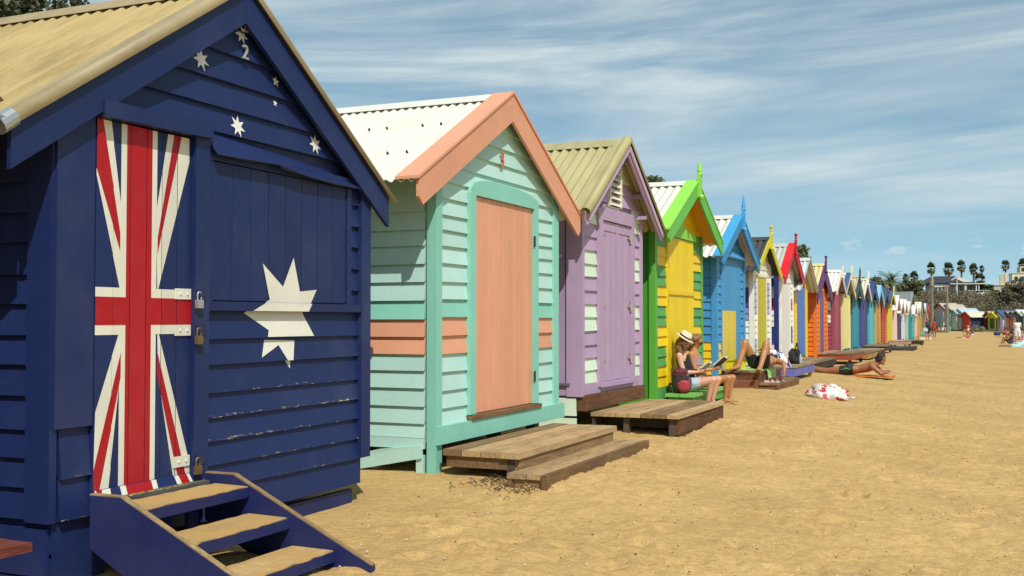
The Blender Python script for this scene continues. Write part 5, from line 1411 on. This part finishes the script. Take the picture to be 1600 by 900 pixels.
        gl.build('sunglasses', plain('sunglass_red_black', '#3d0f14', .15), body)
    return root
SEAT_X = -3.68
reading_woman((SEAT_X, 14.10, .215), 'woman in straw hat and black top reading on the green bench', SKIN_PALE)
reading_woman((SEAT_X + .03, 14.60, .215), 'woman in sunglasses and floral swimsuit reading beside the hat woman', SKIN_TAN, True)
def book(loc, rot, w_, h_, label, cover, open_=.9):
    r = empty('book', loc, 0, label, 'book'); r.rotation_euler = rot
    for s_ in (-1, 1):
        c, s2 = math.cos(open_ * .35), math.sin(open_ * .35)
        m = MB(); m.add([(0, 0, 0), (w_ * c * s_, 0, w_ * s2), (w_ * c * s_, h_, w_ * s2), (0, h_, 0), (0, 0, -.004), (w_ * c * s_, 0, w_ * s2 - .004), (w_ * c * s_, h_, w_ * s2 - .004), (0, h_, -.004)], [(0, 1, 2, 3), (7, 6, 5, 4), (0, 4, 5, 1), (1, 5, 6, 2), (2, 6, 7, 3), (3, 7, 4, 0)]); m.build('cover', cover, r)
        m = MB(); m.add([(.002 * s_, .004, .002), (w_ * .96 * c * s_, .004, w_ * .96 * s2 + .002), (w_ * .96 * c * s_, h_ - .004, w_ * .96 * s2 + .002), (.002 * s_, h_ - .004, .002), (.002 * s_, .004, .018), (w_ * .96 * c * s_, .004, w_ * .96 * s2 + .02), (w_ * .96 * c * s_, h_ - .004, w_ * .96 * s2 + .02), (.002 * s_, h_ - .004, .018)], [(4, 5, 6, 7), (3, 2, 1, 0), (0, 1, 5, 4), (1, 2, 6, 5), (2, 3, 7, 6), (3, 0, 4, 7)]); m.build('pages', plain('paper', '#d8d0bb', .9), r)
    return r
book((SEAT_X + .25 * WS, 14.10, .215 + .345 * WS), (R(38), 0, R(-90)), .095, .145, 'small pale open book in the hat woman\'s hands', plain('grey_cover', '#8b8f96', .6))
book((SEAT_X + .03 + .30 * WS, 14.60, .215 + .36 * WS), (R(42), 0, R(-90)), .13, .19, 'large open book with black cover held by the sunglasses woman', plain('black_cover', '#20181a', .5))
def backpack():
    r = empty('backpack', (SEAT_X - .02, 13.80, .216), R(10), 'red and black rucksack on the bench beside the hat woman', 'bag'); r.scale = (.95, .95, .95)
    def blob(name, c, sc, mat, seed, amp=.06):
        m = MB(); m.ball((0, 0, 0), 1, 22); v = []
        for p in m.v:
            q = Vector(p); e = .62; q = Vector([math.copysign(abs(x) ** e, x) for x in q])
            nn = 1 + amp * mnoise.noise(q * 2.3 + Vector((seed, 0, 0))) + amp * .5 * mnoise.noise(q * 6 + Vector((seed, 3, 0)))
            v.append((c[0] + q.x * sc[0] * nn, c[1] + q.y * sc[1] * nn, max(.002, c[2] + q.z * sc[2] * nn)))
        m.v = v; return m.build(name, mat, r, smooth=True)
    blob('body', (0, 0, .155), (.115, .145, .16), plain('black_nylon', '#2a2428', .7, bumpy=.3), 1)
    blob('front_pocket', (.045, -.085, .10), (.085, .075, .085), plain('red_nylon', '#a52f3c', .55, var=.35, scale=9), 3, .22)
    blob('top_flap', (.0, -.03, .27), (.10, .12, .06), plain('maroon_nylon', '#5e2430', .6, var=.45, scale=10), 5, .3)
    blob('side_mesh', (.06, .07, .12), (.08, .07, .11), plain('grey_mesh', '#4a4548', .8, bumpy=.5), 9, .2)
    m = MB(); m.tube([(-.05, -.10, .30), (-.03, -.02, .36), (-.05, .08, .31)], .012, 6); m.build('carry_strap', plain('black_nylon', '#2a2428', .7), r)
    m = MB(); m.tube([(.09, -.13, .24), (.11, -.02, .255), (.10, .10, .24)], .014, 6); m.build('strap', plain('grey_webbing', '#6a6462', .8), r)
backpack()

def lying_man():
    O = (-3.66, 18.74, .318)
    root = empty('person', O, 0, 'man in black trunks lying on his back, knees raised, on red deck', 'person')
    ax = Vector((.12, .99, 0)).normalized(); sd = Vector((ax.y, -ax.x, 0)); up = Vector((0, 0, 1))
    P = lambda a, s_, z: tuple(ax * a + sd * s_ + up * z)
    m = MB()
    loft(m, [(P(-.04, 0, .12), .13, .09, sd, up), (P(.05, 0, .125), .165, .105, sd, up), (P(.2, 0, .115), .150, .095, sd, up), (P(.36, 0, .13), .170, .115, sd, up), (P(.46, 0, .13), .185, .11, sd, up), (P(.52, 0, .12), .13, .08, sd, up), (P(.56, 0, .12), .06, .06, sd, up)], 16)
    limb(m, [P(.54, 0, .12), P(.63, 0, .13)], [.058, .052]); head_mesh(m, P(.72, 0, .14), (up - ax * .25), (ax + up * .2))
    for s_, kn, an in ((-1, (-.23, -.16, .455), (-.38, -.23, .05)), (1, (-.20, .20, .44), (-.40, .16, .05))):
        hip = P(.02, s_ * .09, .11); kp, ap = P(*kn), P(*an)
        limb(m, [hip, tuple(Vector(hip) * .5 + Vector(kp) * .5), kp], [.098, .082, .060])
        limb(m, [kp, tuple(Vector(kp) * .68 + Vector(ap) * .32 + ax * .02), ap], [.060, .058, .037])
        f = (Vector(ap) - Vector(hip)); f.z = 0; f.normalize(); t = Vector((f.y, -f.x, 0))
        loft(m, [(Vector(ap) - f * .05 + up * -.01, .03, .035, t, up), (Vector(ap) + f * .03, .04, .042, t, up), (Vector(ap) + f * .11 - up * .018, .046, .025, t, up), (Vector(ap) + f * .17 - up * .026, .034, .015, t, up)], 10)
        for q in range(5):
            p = Vector(ap) + f * .165 + t * (q - 2) * .017 - up * .028; m.tube([p, p + f * .035], [.010, .007], 6)
    for s_, el, wr, dr in ((1, (.34, .34, .10), (.16, .40, -.02), (-.6, .2, -.9)), (-1, (.62, -.32, .10), (.78, -.12, .22), (.2, 1, .1))):
        sh = P(.45, s_ * .185, .13); e, w_ = P(*el), P(*wr)
        limb(m, [sh, tuple(Vector(sh) * .5 + Vector(e) * .5), e], [.06, .050, .042]); limb(m, [e, tuple(Vector(e) * .6 + Vector(w_) * .4), w_], [.042, .040, .028])
        hand(m, w_, ax * dr[0] + sd * dr[1] + up * dr[2], up * .3 - sd * s_, 1.0, .6, s_)
    body = skinned('body', m, SKIN_TAN, root, .009, 3)
    def keep(c):
        v = Vector(c); a = v.dot(ax)
        if a < -.16 or a > .10: return False
        return v.z < .26 and abs(v.dot(sd)) < .24
    cloth_from(body, 'swim_trunks', plain('black_trunks', '#1b1b1f', .8), keep, .009)
    shaggy('hair', [(P(.76, 0, .135), .085), (P(.80, 0, .12), .07)], plain('dark_hair', '#2b2019', .6, bumpy=.6), body, np.random.RandomState(2), 60, .014, .01)
    return ax, sd
lax, lsd = lying_man()
def cloth_sheet(name, label, cat, pts, mat, nu=10, nv=10, wr=.012, seed=1, loc=(0, 0, 0), th=.012):
    """a towel through four rows of control points (bilinear), wrinkled, with thickness"""
    rows = [[Vector(p) for p in r] for r in pts]; rs = np.random.RandomState(seed)
    def samp(u, v):
        i = min(int(u * (len(rows) - 1)), len(rows) - 2); fu = u * (len(rows) - 1) - i
        def row(r):
            j = min(int(v * (len(r) - 1)), len(r) - 2); fv = v * (len(r) - 1) - j; return r[j] * (1 - fv) + r[j + 1] * fv
        return row(rows[i]) * (1 - fu) + row(rows[i + 1]) * fu
    top = []
    for i in range(nu + 1):
        for j in range(nv + 1):
            p = samp(i / nu, j / nv); k = mnoise.noise(p * 9 + Vector((seed * 3.1, 0, 0))) * wr
            top.append(p + Vector((k * .6, k * .4, abs(k))))
    m = MB(); n = len(top); F = [(i * (nv + 1) + j, (i + 1) * (nv + 1) + j, (i + 1) * (nv + 1) + j + 1, i * (nv + 1) + j + 1) for i in range(nu) for j in range(nv)]
    m.v = [tuple(p) for p in top] + [tuple(p - Vector((0, 0, th))) for p in top]
    m.f = F + [tuple(x + n for x in f[::-1]) for f in F]; 
    for i in range(nu):
        for j in (0, nv): a, b = i * (nv + 1) + j, (i + 1) * (nv + 1) + j; m.f.append((a, b, b + n, a + n))
    for j in range(nv):
        for i in (0, nu): a, b = i * (nv + 1) + j, i * (nv + 1) + j + 1; m.f.append((a, b, b + n, a + n))
    m.m = [0] * len(m.f)
    o = m.build(name, mat, smooth=True, loc=loc); tag(o, label, cat); return o
cloth_sheet('beach_towel', 'pale green towel under the man, draped over the deck edge', 'towel',
            [[(-4.05, 18.36, .325), (-4.0, 19.7, .325)], [(-3.78, 18.34, .325), (-3.60, 19.7, .325)], [(-3.585, 18.34, .325), (-3.56, 19.7, .325)], [(-3.545, 18.90, .30), (-3.54, 19.7, .30)], [(-3.535, 18.95, .16), (-3.53, 19.7, .13)]], two_tone('green_towel', '#8fc86a', '#b5d98f', 3, .4, .6), 20, 14, .014, 3)
O = Vector((-3.66, 18.74, .318))
def LP(a, s_, z): return tuple(O + lax * a + lsd * s_ + Vector((0, 0, z)))
cloth_sheet('printed_towel', 'white towel with navy print draped over the lying man\'s head', 'towel',
            [[LP(.52, -.16, .26), LP(.85, -.14, .30)], [LP(.50, .0, .30), LP(.86, .02, .33)], [LP(.50, .16, .24), LP(.86, .18, .24)], [LP(.48, .27, .10), LP(.84, .30, .08)], [LP(.46, .31, .02), LP(.80, .34, .01)]], two_tone('navy_print', '#d9d6dc', '#2c2c5a', 7, .54, .57), 14, 10, .02, 5)
cloth_sheet('small_cloth', 'small orange cloth behind the printed towel', 'cloth', [[LP(.56, -.22, .30), LP(.80, -.2, .30)], [LP(.58, -.10, .36), LP(.80, -.08, .36)], [LP(.58, -.04, .33), LP(.80, -.02, .33)]], plain('orange_cloth', '#d97a4a', .8), 8, 8, .03, 8)
def sandals():
    for i, (x, y, rz, lab) in enumerate(((-3.42, 18.62, .4, 'red and white sandal on the deck step, nearer one'), (-3.40, 18.95, -.2, 'red and white sandal on the deck step, farther one'))):
        r = empty('sandal', (x, y, .109), rz, lab, 'sandal', None)
        m = MB(); m.slab_y([(-.13, 0), (.13, 0), (.135, .02), (.05, .028), (-.13, .03)], -.042, .042); m.build('sole', plain('sandal_sole', '#c9b9b0', .8), r)
        m = MB()
        for xx in (-.03, .06): m.tube([(xx, -.044, .02), (xx + .01, -.03, .065), (xx + .01, .03, .065), (xx, .044, .02)], .014, 6)
        m.build('strap', plain('sandal_red', '#8d2430', .7), r)
sandals()
def black_bag():
    r = empty('shoulder_bag', (-3.74, 23.0, .264), R(15), 'black slumped bag leaning on the blue fronted deck', 'bag')
    m = MB(); m.ball((0, 0, 0), 1, 20); v = []
    for p in m.v:
        q = Vector([math.copysign(abs(x) ** .7, x) for x in p]); nn = 1 + .18 * mnoise.noise(q * 2 + Vector((7, 1, 0))); v.append((q.x * .13 * nn, q.y * .24 * nn + max(0, q.z) * .12, max(.0, .13 + (q.z * .15 * nn + q.y * .05))))
    m.v = v; m.build('body', plain('black_canvas', '#1d1a1c', .8, bumpy=.3), r, smooth=True)
    m = MB(); m.tube([(.03, -.20, .12), (.05, -.12, .34), (.05, .10, .42), (.04, .26, .30), (.03, .26, .12)], .014, 6); m.build('strap', plain('black_canvas', '#1d1a1c', .8), r)
    b = empty('water_bottle', (-3.60, 22.82, .264), 0, 'clear plastic water bottle standing by the black bag', 'bottle')
    m = MB(); m.lathe([(.028, 0), (.032, .01), (.032, .12), (.028, .135), (.012, .165), (.012, .18)], 0, 0, 10); m.build('bottle', plain('clear_bottle', '#a9b6bb', .15), b, smooth=True)
    m = MB(); m.lathe([(.014, .178), (.014, .198), (0, .199)], 0, 0, 8); m.build('cap', plain('bottle_cap', '#dcdcdc', .5), b)
black_bag()

def prone_man():
    gzz = ground_z(-2.9, 25.3) + .02
    O = Vector((-2.93, 25.3, gzz)); root = empty('person', O, 0, 'tanned man in black green trunks lying on his front on sand', 'person')
    Y, Zv = (0, 1, 0), (0, 0, 1); m = MB()
    loft(m, [((-.12, 0, .10), .14, .08, Y, Zv), ((-.02, 0, .125), .175, .125, Y, Zv), ((.10, 0, .125), .165, .115, Y, (-.1, 0, 1)), ((.22, 0, .125), .145, .09, Y, (-.2, 0, 1)), ((.38, 0, .165), .175, .105, Y, (-.4, 0, 1)), ((.50, 0, .215), .195, .105, Y, (-.5, 0, 1)), ((.56, 0, .245), .14, .085, Y, (-.5, 0, 1)), ((.60, 0, .265), .065, .065, Y, (-.5, 0, 1))], 18)
    limb(m, [(.58, 0, .25), (.64, 0, .31)], [.065, .058])
    hc = Vector((.685, 0, .355)); head_mesh(m, hc, (.93, -.25, -.22), (.3, 0, 1))
    for s_ in (-1, 1):
        hip = (-.06, s_ * .09, .10); kn = (-.50, s_ * .12 + .06, .075); an = (-.90, s_ * .08 + .16, .10 + (.05 if s_ > 0 else .0))
        limb(m, [hip, (-.28, s_ * .105 + .03, .095), kn], [.10, .086, .058]); limb(m, [kn, (-.64, s_ * .11 + .09, .09), an], [.057, .060, .038])
        f = Vector((-.8, .15, -.35)).normalized()
        loft(m, [(Vector(an) + Vector((.02, 0, .02)), .032, .036, Y, Zv), (Vector(an) + f * .06, .042, .034, Y, (-.3, 0, 1)), (Vector(an) + f * .13, .046, .022, Y, (-.3, 0, 1)), (Vector(an) + f * .18, .034, .012, Y, (-.3, 0, 1))], 10)
    for s_ in (-1, 1):
        sh = (.50, s_ * .19, .20); el = (.70, s_ * .25, .045); wr = (.80, s_ * .02 - .03, .06 + (.04 if s_ < 0 else 0))
        limb(m, [sh, (.61, s_ * .225, .12), el], [.066, .055, .043]); limb(m, [el, (.75, s_ * .13, .06), wr], [.044, .042, .029])
        hand(m, wr, (.35, -s_, .05), (0, 0, -1), 1.05, .4, s_)
    body = skinned('body', m, SKIN_BROWN, root, .009, 3)
    tr = plain('black_green_trunks', '#16211d', .7, var=.3, scale=6)
    cloth_from(body, 'swim_trunks', tr, lambda c: -.20 < c.x < .10 and c.z > .0, .010)
    st = MB(); st.tube([(-.16, -.185, .11), (-.05, -.192, .15), (.05, -.180, .12)], [.006, .014, .006], 6); st.build('trunk_stripe', plain('green_print', '#4f9a52', .7), body)
    shaggy('hair', [((hc.x - .018, 0, hc.z + .04), .097), ((hc.x - .05, 0, hc.z + .0), .090), ((hc.x + .02, 0, hc.z + .065), .070)], plain('black_hair', '#1c1715', .6, bumpy=.6), body, np.random.RandomState(9), 90, .013, .009)
    cloth_sheet('beach_towel', 'thin orange towel under the man lying on his front', 'towel',
                [[(-3.85, 25.02, gzz - .018), (-3.85, 25.75, gzz - .018)], [(-3.0, 25.0, gzz - .012), (-3.0, 25.75, gzz - .012)], [(-1.98, 25.0, gzz - .03), (-1.98, 25.75, gzz - .03)]], plain('orange_towel', '#d9752c', .85), 26, 10, .02, 4, th=.015)
prone_man()
def towel_pile():
    p = (-2.38, 17.75, ground_z(-2.38, 17.75) - .02)
    m = MB(); m.ball((0, 0, 0), 1, 44); v = []
    for q in m.v:
        q = Vector(q); d = q.normalized(); k = 1 + .34 * mnoise.noise(d * 2.1 + Vector((3, 0, 1))) - .30 * abs(mnoise.noise(d * 4.2 + Vector((0, 5, 1)))) + .10 * mnoise.noise(d * 9)
        v.append((d.x * .32 * k, d.y * .30 * k, max(-.04, d.z * .21 * k + .03)))
    m.v = v; o = m.build('crumpled_towel', two_tone('red_white_cloth', '#d8d4d0', '#c23440', 8.5, .535, .555, '#bcd6d2'), smooth=True, loc=p); tag(o, 'crumpled white towel patterned with red lying on the open sand', 'towel')
    o = MB(); rs = random.Random(3); n = 9
    for k in range(2):
        o.tube([(.34 + .02 * i + .02 * math.sin(i), -.16 + .03 * math.cos(i * 1.3 + k), .02 + .012 * (i % 2)) for i in range(6)], .012, 6)
    e = o.build('cord', plain('white_cord', '#d9d5cb', .8), smooth=True, loc=(p[0] + .0, p[1], p[2] + .02)); tag(e, 'short pale cord lying right of the crumpled towel', 'cord')
towel_pile()

# ------------------------------------------------------------------ people far down the beach
def far_person(px, py, dep, label, pose, skin, top=None, bottom=None, hairc='#2b2019', face=0.0, h=1.66, extra=None):
    b = at(px, py, dep); root = empty('person', b, face, label, 'person', 'people far down the beach')
    k = h / 1.70; m = MB(); Y, X, Zv = (0, 1, 0), (1, 0, 0), (0, 0, 1)
    def V(x, y, z): return (x * k, y * k, z * k)
    if pose == 'stand':
        hipz = .88
        loft(m, [(V(0, 0, .84), .16 * k, .10 * k, Y, X), (V(0, 0, .95), .165 * k, .11 * k, Y, X), (V(0, 0, 1.1), .135 * k, .09 * k, Y, X), (V(0, 0, 1.28), .17 * k, .11 * k, Y, X), (V(0, 0, 1.40), .185 * k, .09 * k, Y, X), (V(0, 0, 1.45), .06 * k, .06 * k, Y, X)], 12)
        limb(m, [V(0, 0, 1.42), V(0, 0, 1.52)], [.055 * k, .05 * k]); head_mesh(m, V(.02, 0, 1.59), (1, 0, -.1), Zv, k)
        for s_ in (-1, 1):
            limb(m, [V(0, s_ * .09, .85), V(.02 * s_, s_ * .10, .47)], [.095 * k, .06 * k]); limb(m, [V(.02 * s_, s_ * .10, .47), V(-.02 * s_, s_ * .10, .30), V(0, s_ * .10, .07)], [.058 * k, .055 * k, .036 * k])
            loft(m, [(V(-.05, s_ * .1, .04), .03, .04, Y, Zv), (V(.06, s_ * .1, .035), .042, .035, Y, Zv), (V(.17, s_ * .1, .018), .035, .015, Y, Zv)], 8)
            el, wr = (V(.05, s_ * .25, 1.12), V(.20, s_ * .12, 1.22)) if s_ < 0 or extra else (V(-.02, s_ * .25, 1.12), V(.04, s_ * .24, .88))
            limb(m, [V(0, s_ * .19, 1.38), el], [.055 * k, .042 * k]); limb(m, [el, wr], [.042 * k, .028 * k]); hand(m, wr, Vector(wr) - Vector(el), (0, -s_, 0), k, .5, s_)
        hc = (.0, 1.62); zt, zb = 1.42, .86
    else:
        loft(m, [(V(0, 0, .06), .17 * k, .12 * k, Y, X), (V(-.03, 0, .2), .16 * k, .11 * k, Y, X), (V(-.08, 0, .38), .15 * k, .10 * k, Y, X), (V(-.08, 0, .52), .18 * k, .09 * k, Y, X), (V(-.06, 0, .58), .06 * k, .06 * k, Y, X)], 12)
        limb(m, [V(-.06, 0, .56), V(-.03, 0, .66)], [.055 * k, .05 * k]); head_mesh(m, V(0, 0, .74), (1, 0, -.2), Zv, k)
        for s_ in (-1, 1):
            limb(m, [V(.03, s_ * .1, .10), V(.36, s_ * .14, .40)], [.095 * k, .06 * k]); limb(m, [V(.36, s_ * .14, .40), V(.46, s_ * .14, .22), V(.52, s_ * .12, .06)], [.058 * k, .055 * k, .036 * k])
            loft(m, [(V(.48, s_ * .12, .04), .03, .04, Y, Zv), (V(.60, s_ * .12, .03), .042, .03, Y, Zv), (V(.70, s_ * .12, .018), .03, .012, Y, Zv)], 8)
            limb(m, [V(-.08, s_ * .19, .5), V(.05, s_ * .25, .28)], [.055 * k, .042 * k]); limb(m, [V(.05, s_ * .25, .28), V(.28, s_ * .18, .36)], [.042 * k, .028 * k]); hand(m, V(.28, s_ * .18, .36), (1, 0, .2), (0, -s_, 0), k, .5, s_)
        hc = (-.02, .77); zt, zb = .54, .02
    body = skinned('body', m, skin, root, .016, 2)
    if top: cloth_from(body, 'top', plain('cloth_' + top.lstrip('#'), top, .85), lambda c: (zb + (zt - zb) * .42) * k < c.z < zt * k and abs(c.y) < .20 and abs(c.x) < .2, .014)
    if bottom: cloth_from(body, 'skirt' if pose == 'stand' else 'shorts', plain('cloth_' + bottom.lstrip('#'), bottom, .85), lambda c: (.56 if pose == 'stand' else -.1) * k < c.z < (zb + (zt - zb) * .42) * k and c.x < .3 and abs(c.y) < .24, .02)
    hm = MB(); hm.ball((hc[0] * k - .03, 0, hc[1] * k + .015), .105 * k, 10, sz=(1, .85, 1)); hm.ball((hc[0] * k - .07, 0, hc[1] * k - .06), .085 * k, 8); skinned('hair', hm, plain('hair_' + hairc.lstrip('#'), hairc, .7), body, .016, 1)
    return root
far_person(1449.5, 532, 80, 'standing woman in dark dress with a pale bag on the sand', 'stand', SKIN_TAN, '#232838', '#1d1f28', '#1d1715', R(-60))
def far_bag(px, py, dep, label, col, sx=.25, sz=.3, name='beach_bag'):
    b = at(px, py, dep); m = MB(); m.ball((0, 0, 0), 1, 12)
    m.v = [(math.copysign(abs(x) ** .6, x) * sx, math.copysign(abs(y) ** .6, y) * sx * .7, max(-.02, math.copysign(abs(z) ** .6, z) * sz * .5 + sz * .45)) for x, y, z in m.v]
    r = empty(name, b, .3, label, 'bag'); m.build('body', plain('bag_' + col.lstrip('#'), col, .8, bumpy=.3), r, smooth=True)
    t = MB(); t.tube([(-sx * .5, 0, sz * .8), (-sx * .3, 0, sz * 1.25), (sx * .3, 0, sz * 1.25), (sx * .5, 0, sz * .8)], .02, 6); t.build('handle', plain('bag_' + col.lstrip('#'), col, .8), r)
far_bag(1445.5, 519, 79.6, 'pale bag carried at the standing woman\'s side', '#aebac2', .2, .3)
far_person(1460, 527, 95, 'woman in red swimsuit walking past the tall pole', 'stand', SKIN_BROWN, '#9b3b34', '#8d3a33', '#3b2318', R(120), h=1.62)
far_person(1519, 525, 108, 'person with navy and white top sitting on sand mid beach', 'sit', SKIN_BROWN, '#3b3d72', '#c9c6cc', '#2b1e18', R(200))
far_person(1512, 520, 128, 'person in white sitting near the orange red hut', 'sit', SKIN_TAN, '#d6d0cc', '#8d3a33', '#c9b9a0', R(160))
far_person(1570, 524, 112, 'sitting person in red by the far orange door hut', 'sit', SKIN_BROWN, '#a8443c', '#7a2f2d', '#2b1e18', R(170))
far_person(1581, 527, 100, 'sitting person in maroon left of the white towel woman', 'sit', SKIN_TAN, '#7c3034', '#3a3a52', '#2b1e18', R(150))
far_person(1590, 540, 66, 'dark haired woman in white dress standing at the right edge', 'stand', SKIN_TAN, '#dcd9d6', '#d5d2d0', '#1d1715', R(100), h=1.66, extra=True)
far_person(1579, 537, 68, 'person in dark clothes sitting before the white dress woman', 'sit', SKIN_TAN, '#33343c', '#3a3b45', '#2b1e18', R(150))
far_person(1598, 537, 69, 'person in pink sitting at the right edge of the view', 'sit', SKIN_PALE, '#d3a0a4', '#d9d0cc', '#5b3a26', R(190))
far_bag(1558, 524, 106, 'navy bag lying alone on the far sand', '#2c2f58', .32, .36)
for (x, y, d, lab, colr, w_) in ((1510, 528, 95, 'red and white bundle on a dark mat mid beach', '#b4575a', .30), (1506, 531, 92, 'white bag on the sand near the red bundle', '#d9d6d0', .22), (1587, 545, 60, 'white green beach bag at the lower right edge', '#a9c9bb', .30), (1594, 541, 64, 'pale blue beach bag at the right edge', '#b5ced6', .28)):
    far_bag(x, y, d, lab, colr, w_, w_ * .9)
for (x, y, d, lab, colr) in ((1504, 529.5, 93, 'dark narrow mat on the sand left of the bundle', '#5e4a34'), (1565, 528, 98, 'brown mat beside the navy bag', '#8a6a40'), (1576, 541, 62, 'dark mat in front of the sitting group at right', '#4a3d33'), (1596, 545, 60, 'pale aqua mat at the right edge', '#a9cfd0')):
    p = at(x, y, d); z = ground_z(p.x, p.y) + .035
    cloth_sheet('beach_mat', lab, 'mat', [[(p.x - .5, p.y - .6, z), (p.x - .5, p.y + .6, z)], [(p.x + .5, p.y - .6, z), (p.x + .5, p.y + .6, z)]], plain('mat_' + colr.lstrip('#'), colr, .9), 8, 6, .02, int(x) % 17, th=.05)
for i, px in enumerate((1466, 1472, 1476)):
    far_person(px, 519.5, 124 + i, ('person sitting between the poles, left of two others', 'person sitting between the poles, in the middle', 'person sitting beside the shorter pole')[i], 'sit', (SKIN_TAN, SKIN_PALE, SKIN_BROWN)[i], ('#8d8f92', '#cfcac4', '#7c8a8c')[i], '#6a625a', '#2b1e18', R(170))

# ------------------------------------------------------------------ litter on the sand
def litter():
    rs = np.random.RandomState(17); m = MB()
    for k in range(2600):
        y = 4.6 + 20 * rs.rand() ** 1.3; x = rs.uniform(-3.6, 4.5); z = ground_z(x, y) + .002
        s_ = rs.uniform(.003, .009); mi = rs.choice(4, p=[.34, .28, .30, .08])
        m.ball((x, y, z + .02), s_, 5, mi, (1, rs.uniform(.5, 1), .5))
    o = m.build('shell_grit', [plain('shell_white', '#d9d0bb', .7), plain('shell_brown', '#7d6242', .8), plain('grit_dark', '#4b3d2c', .9), plain('grit_grey', '#a79f90', .8)]); o['kind'] = 'stuff'
    m = MB()
    for k in range(110):                                            # dry weed against the mint hut step
        x = -3.05 + rs.normal() * .16 - .15; y = 7.25 + rs.normal() * .16; x = min(x, -2.96)
        z = ground_z(x, y) + .012; a = rs.rand() * 6.28; L = rs.uniform(.03, .09)
        m.tube([(x, y, z), (x + math.cos(a) * L * .5, y + math.sin(a) * L * .5, z + .018), (x + math.cos(a + .5) * L, y + math.sin(a + .5) * L, z)], .0028, 4)
    o = m.build('dry_seaweed', plain('dry_weed', '#4f3d29', .9)); o['kind'] = 'stuff'
litter()
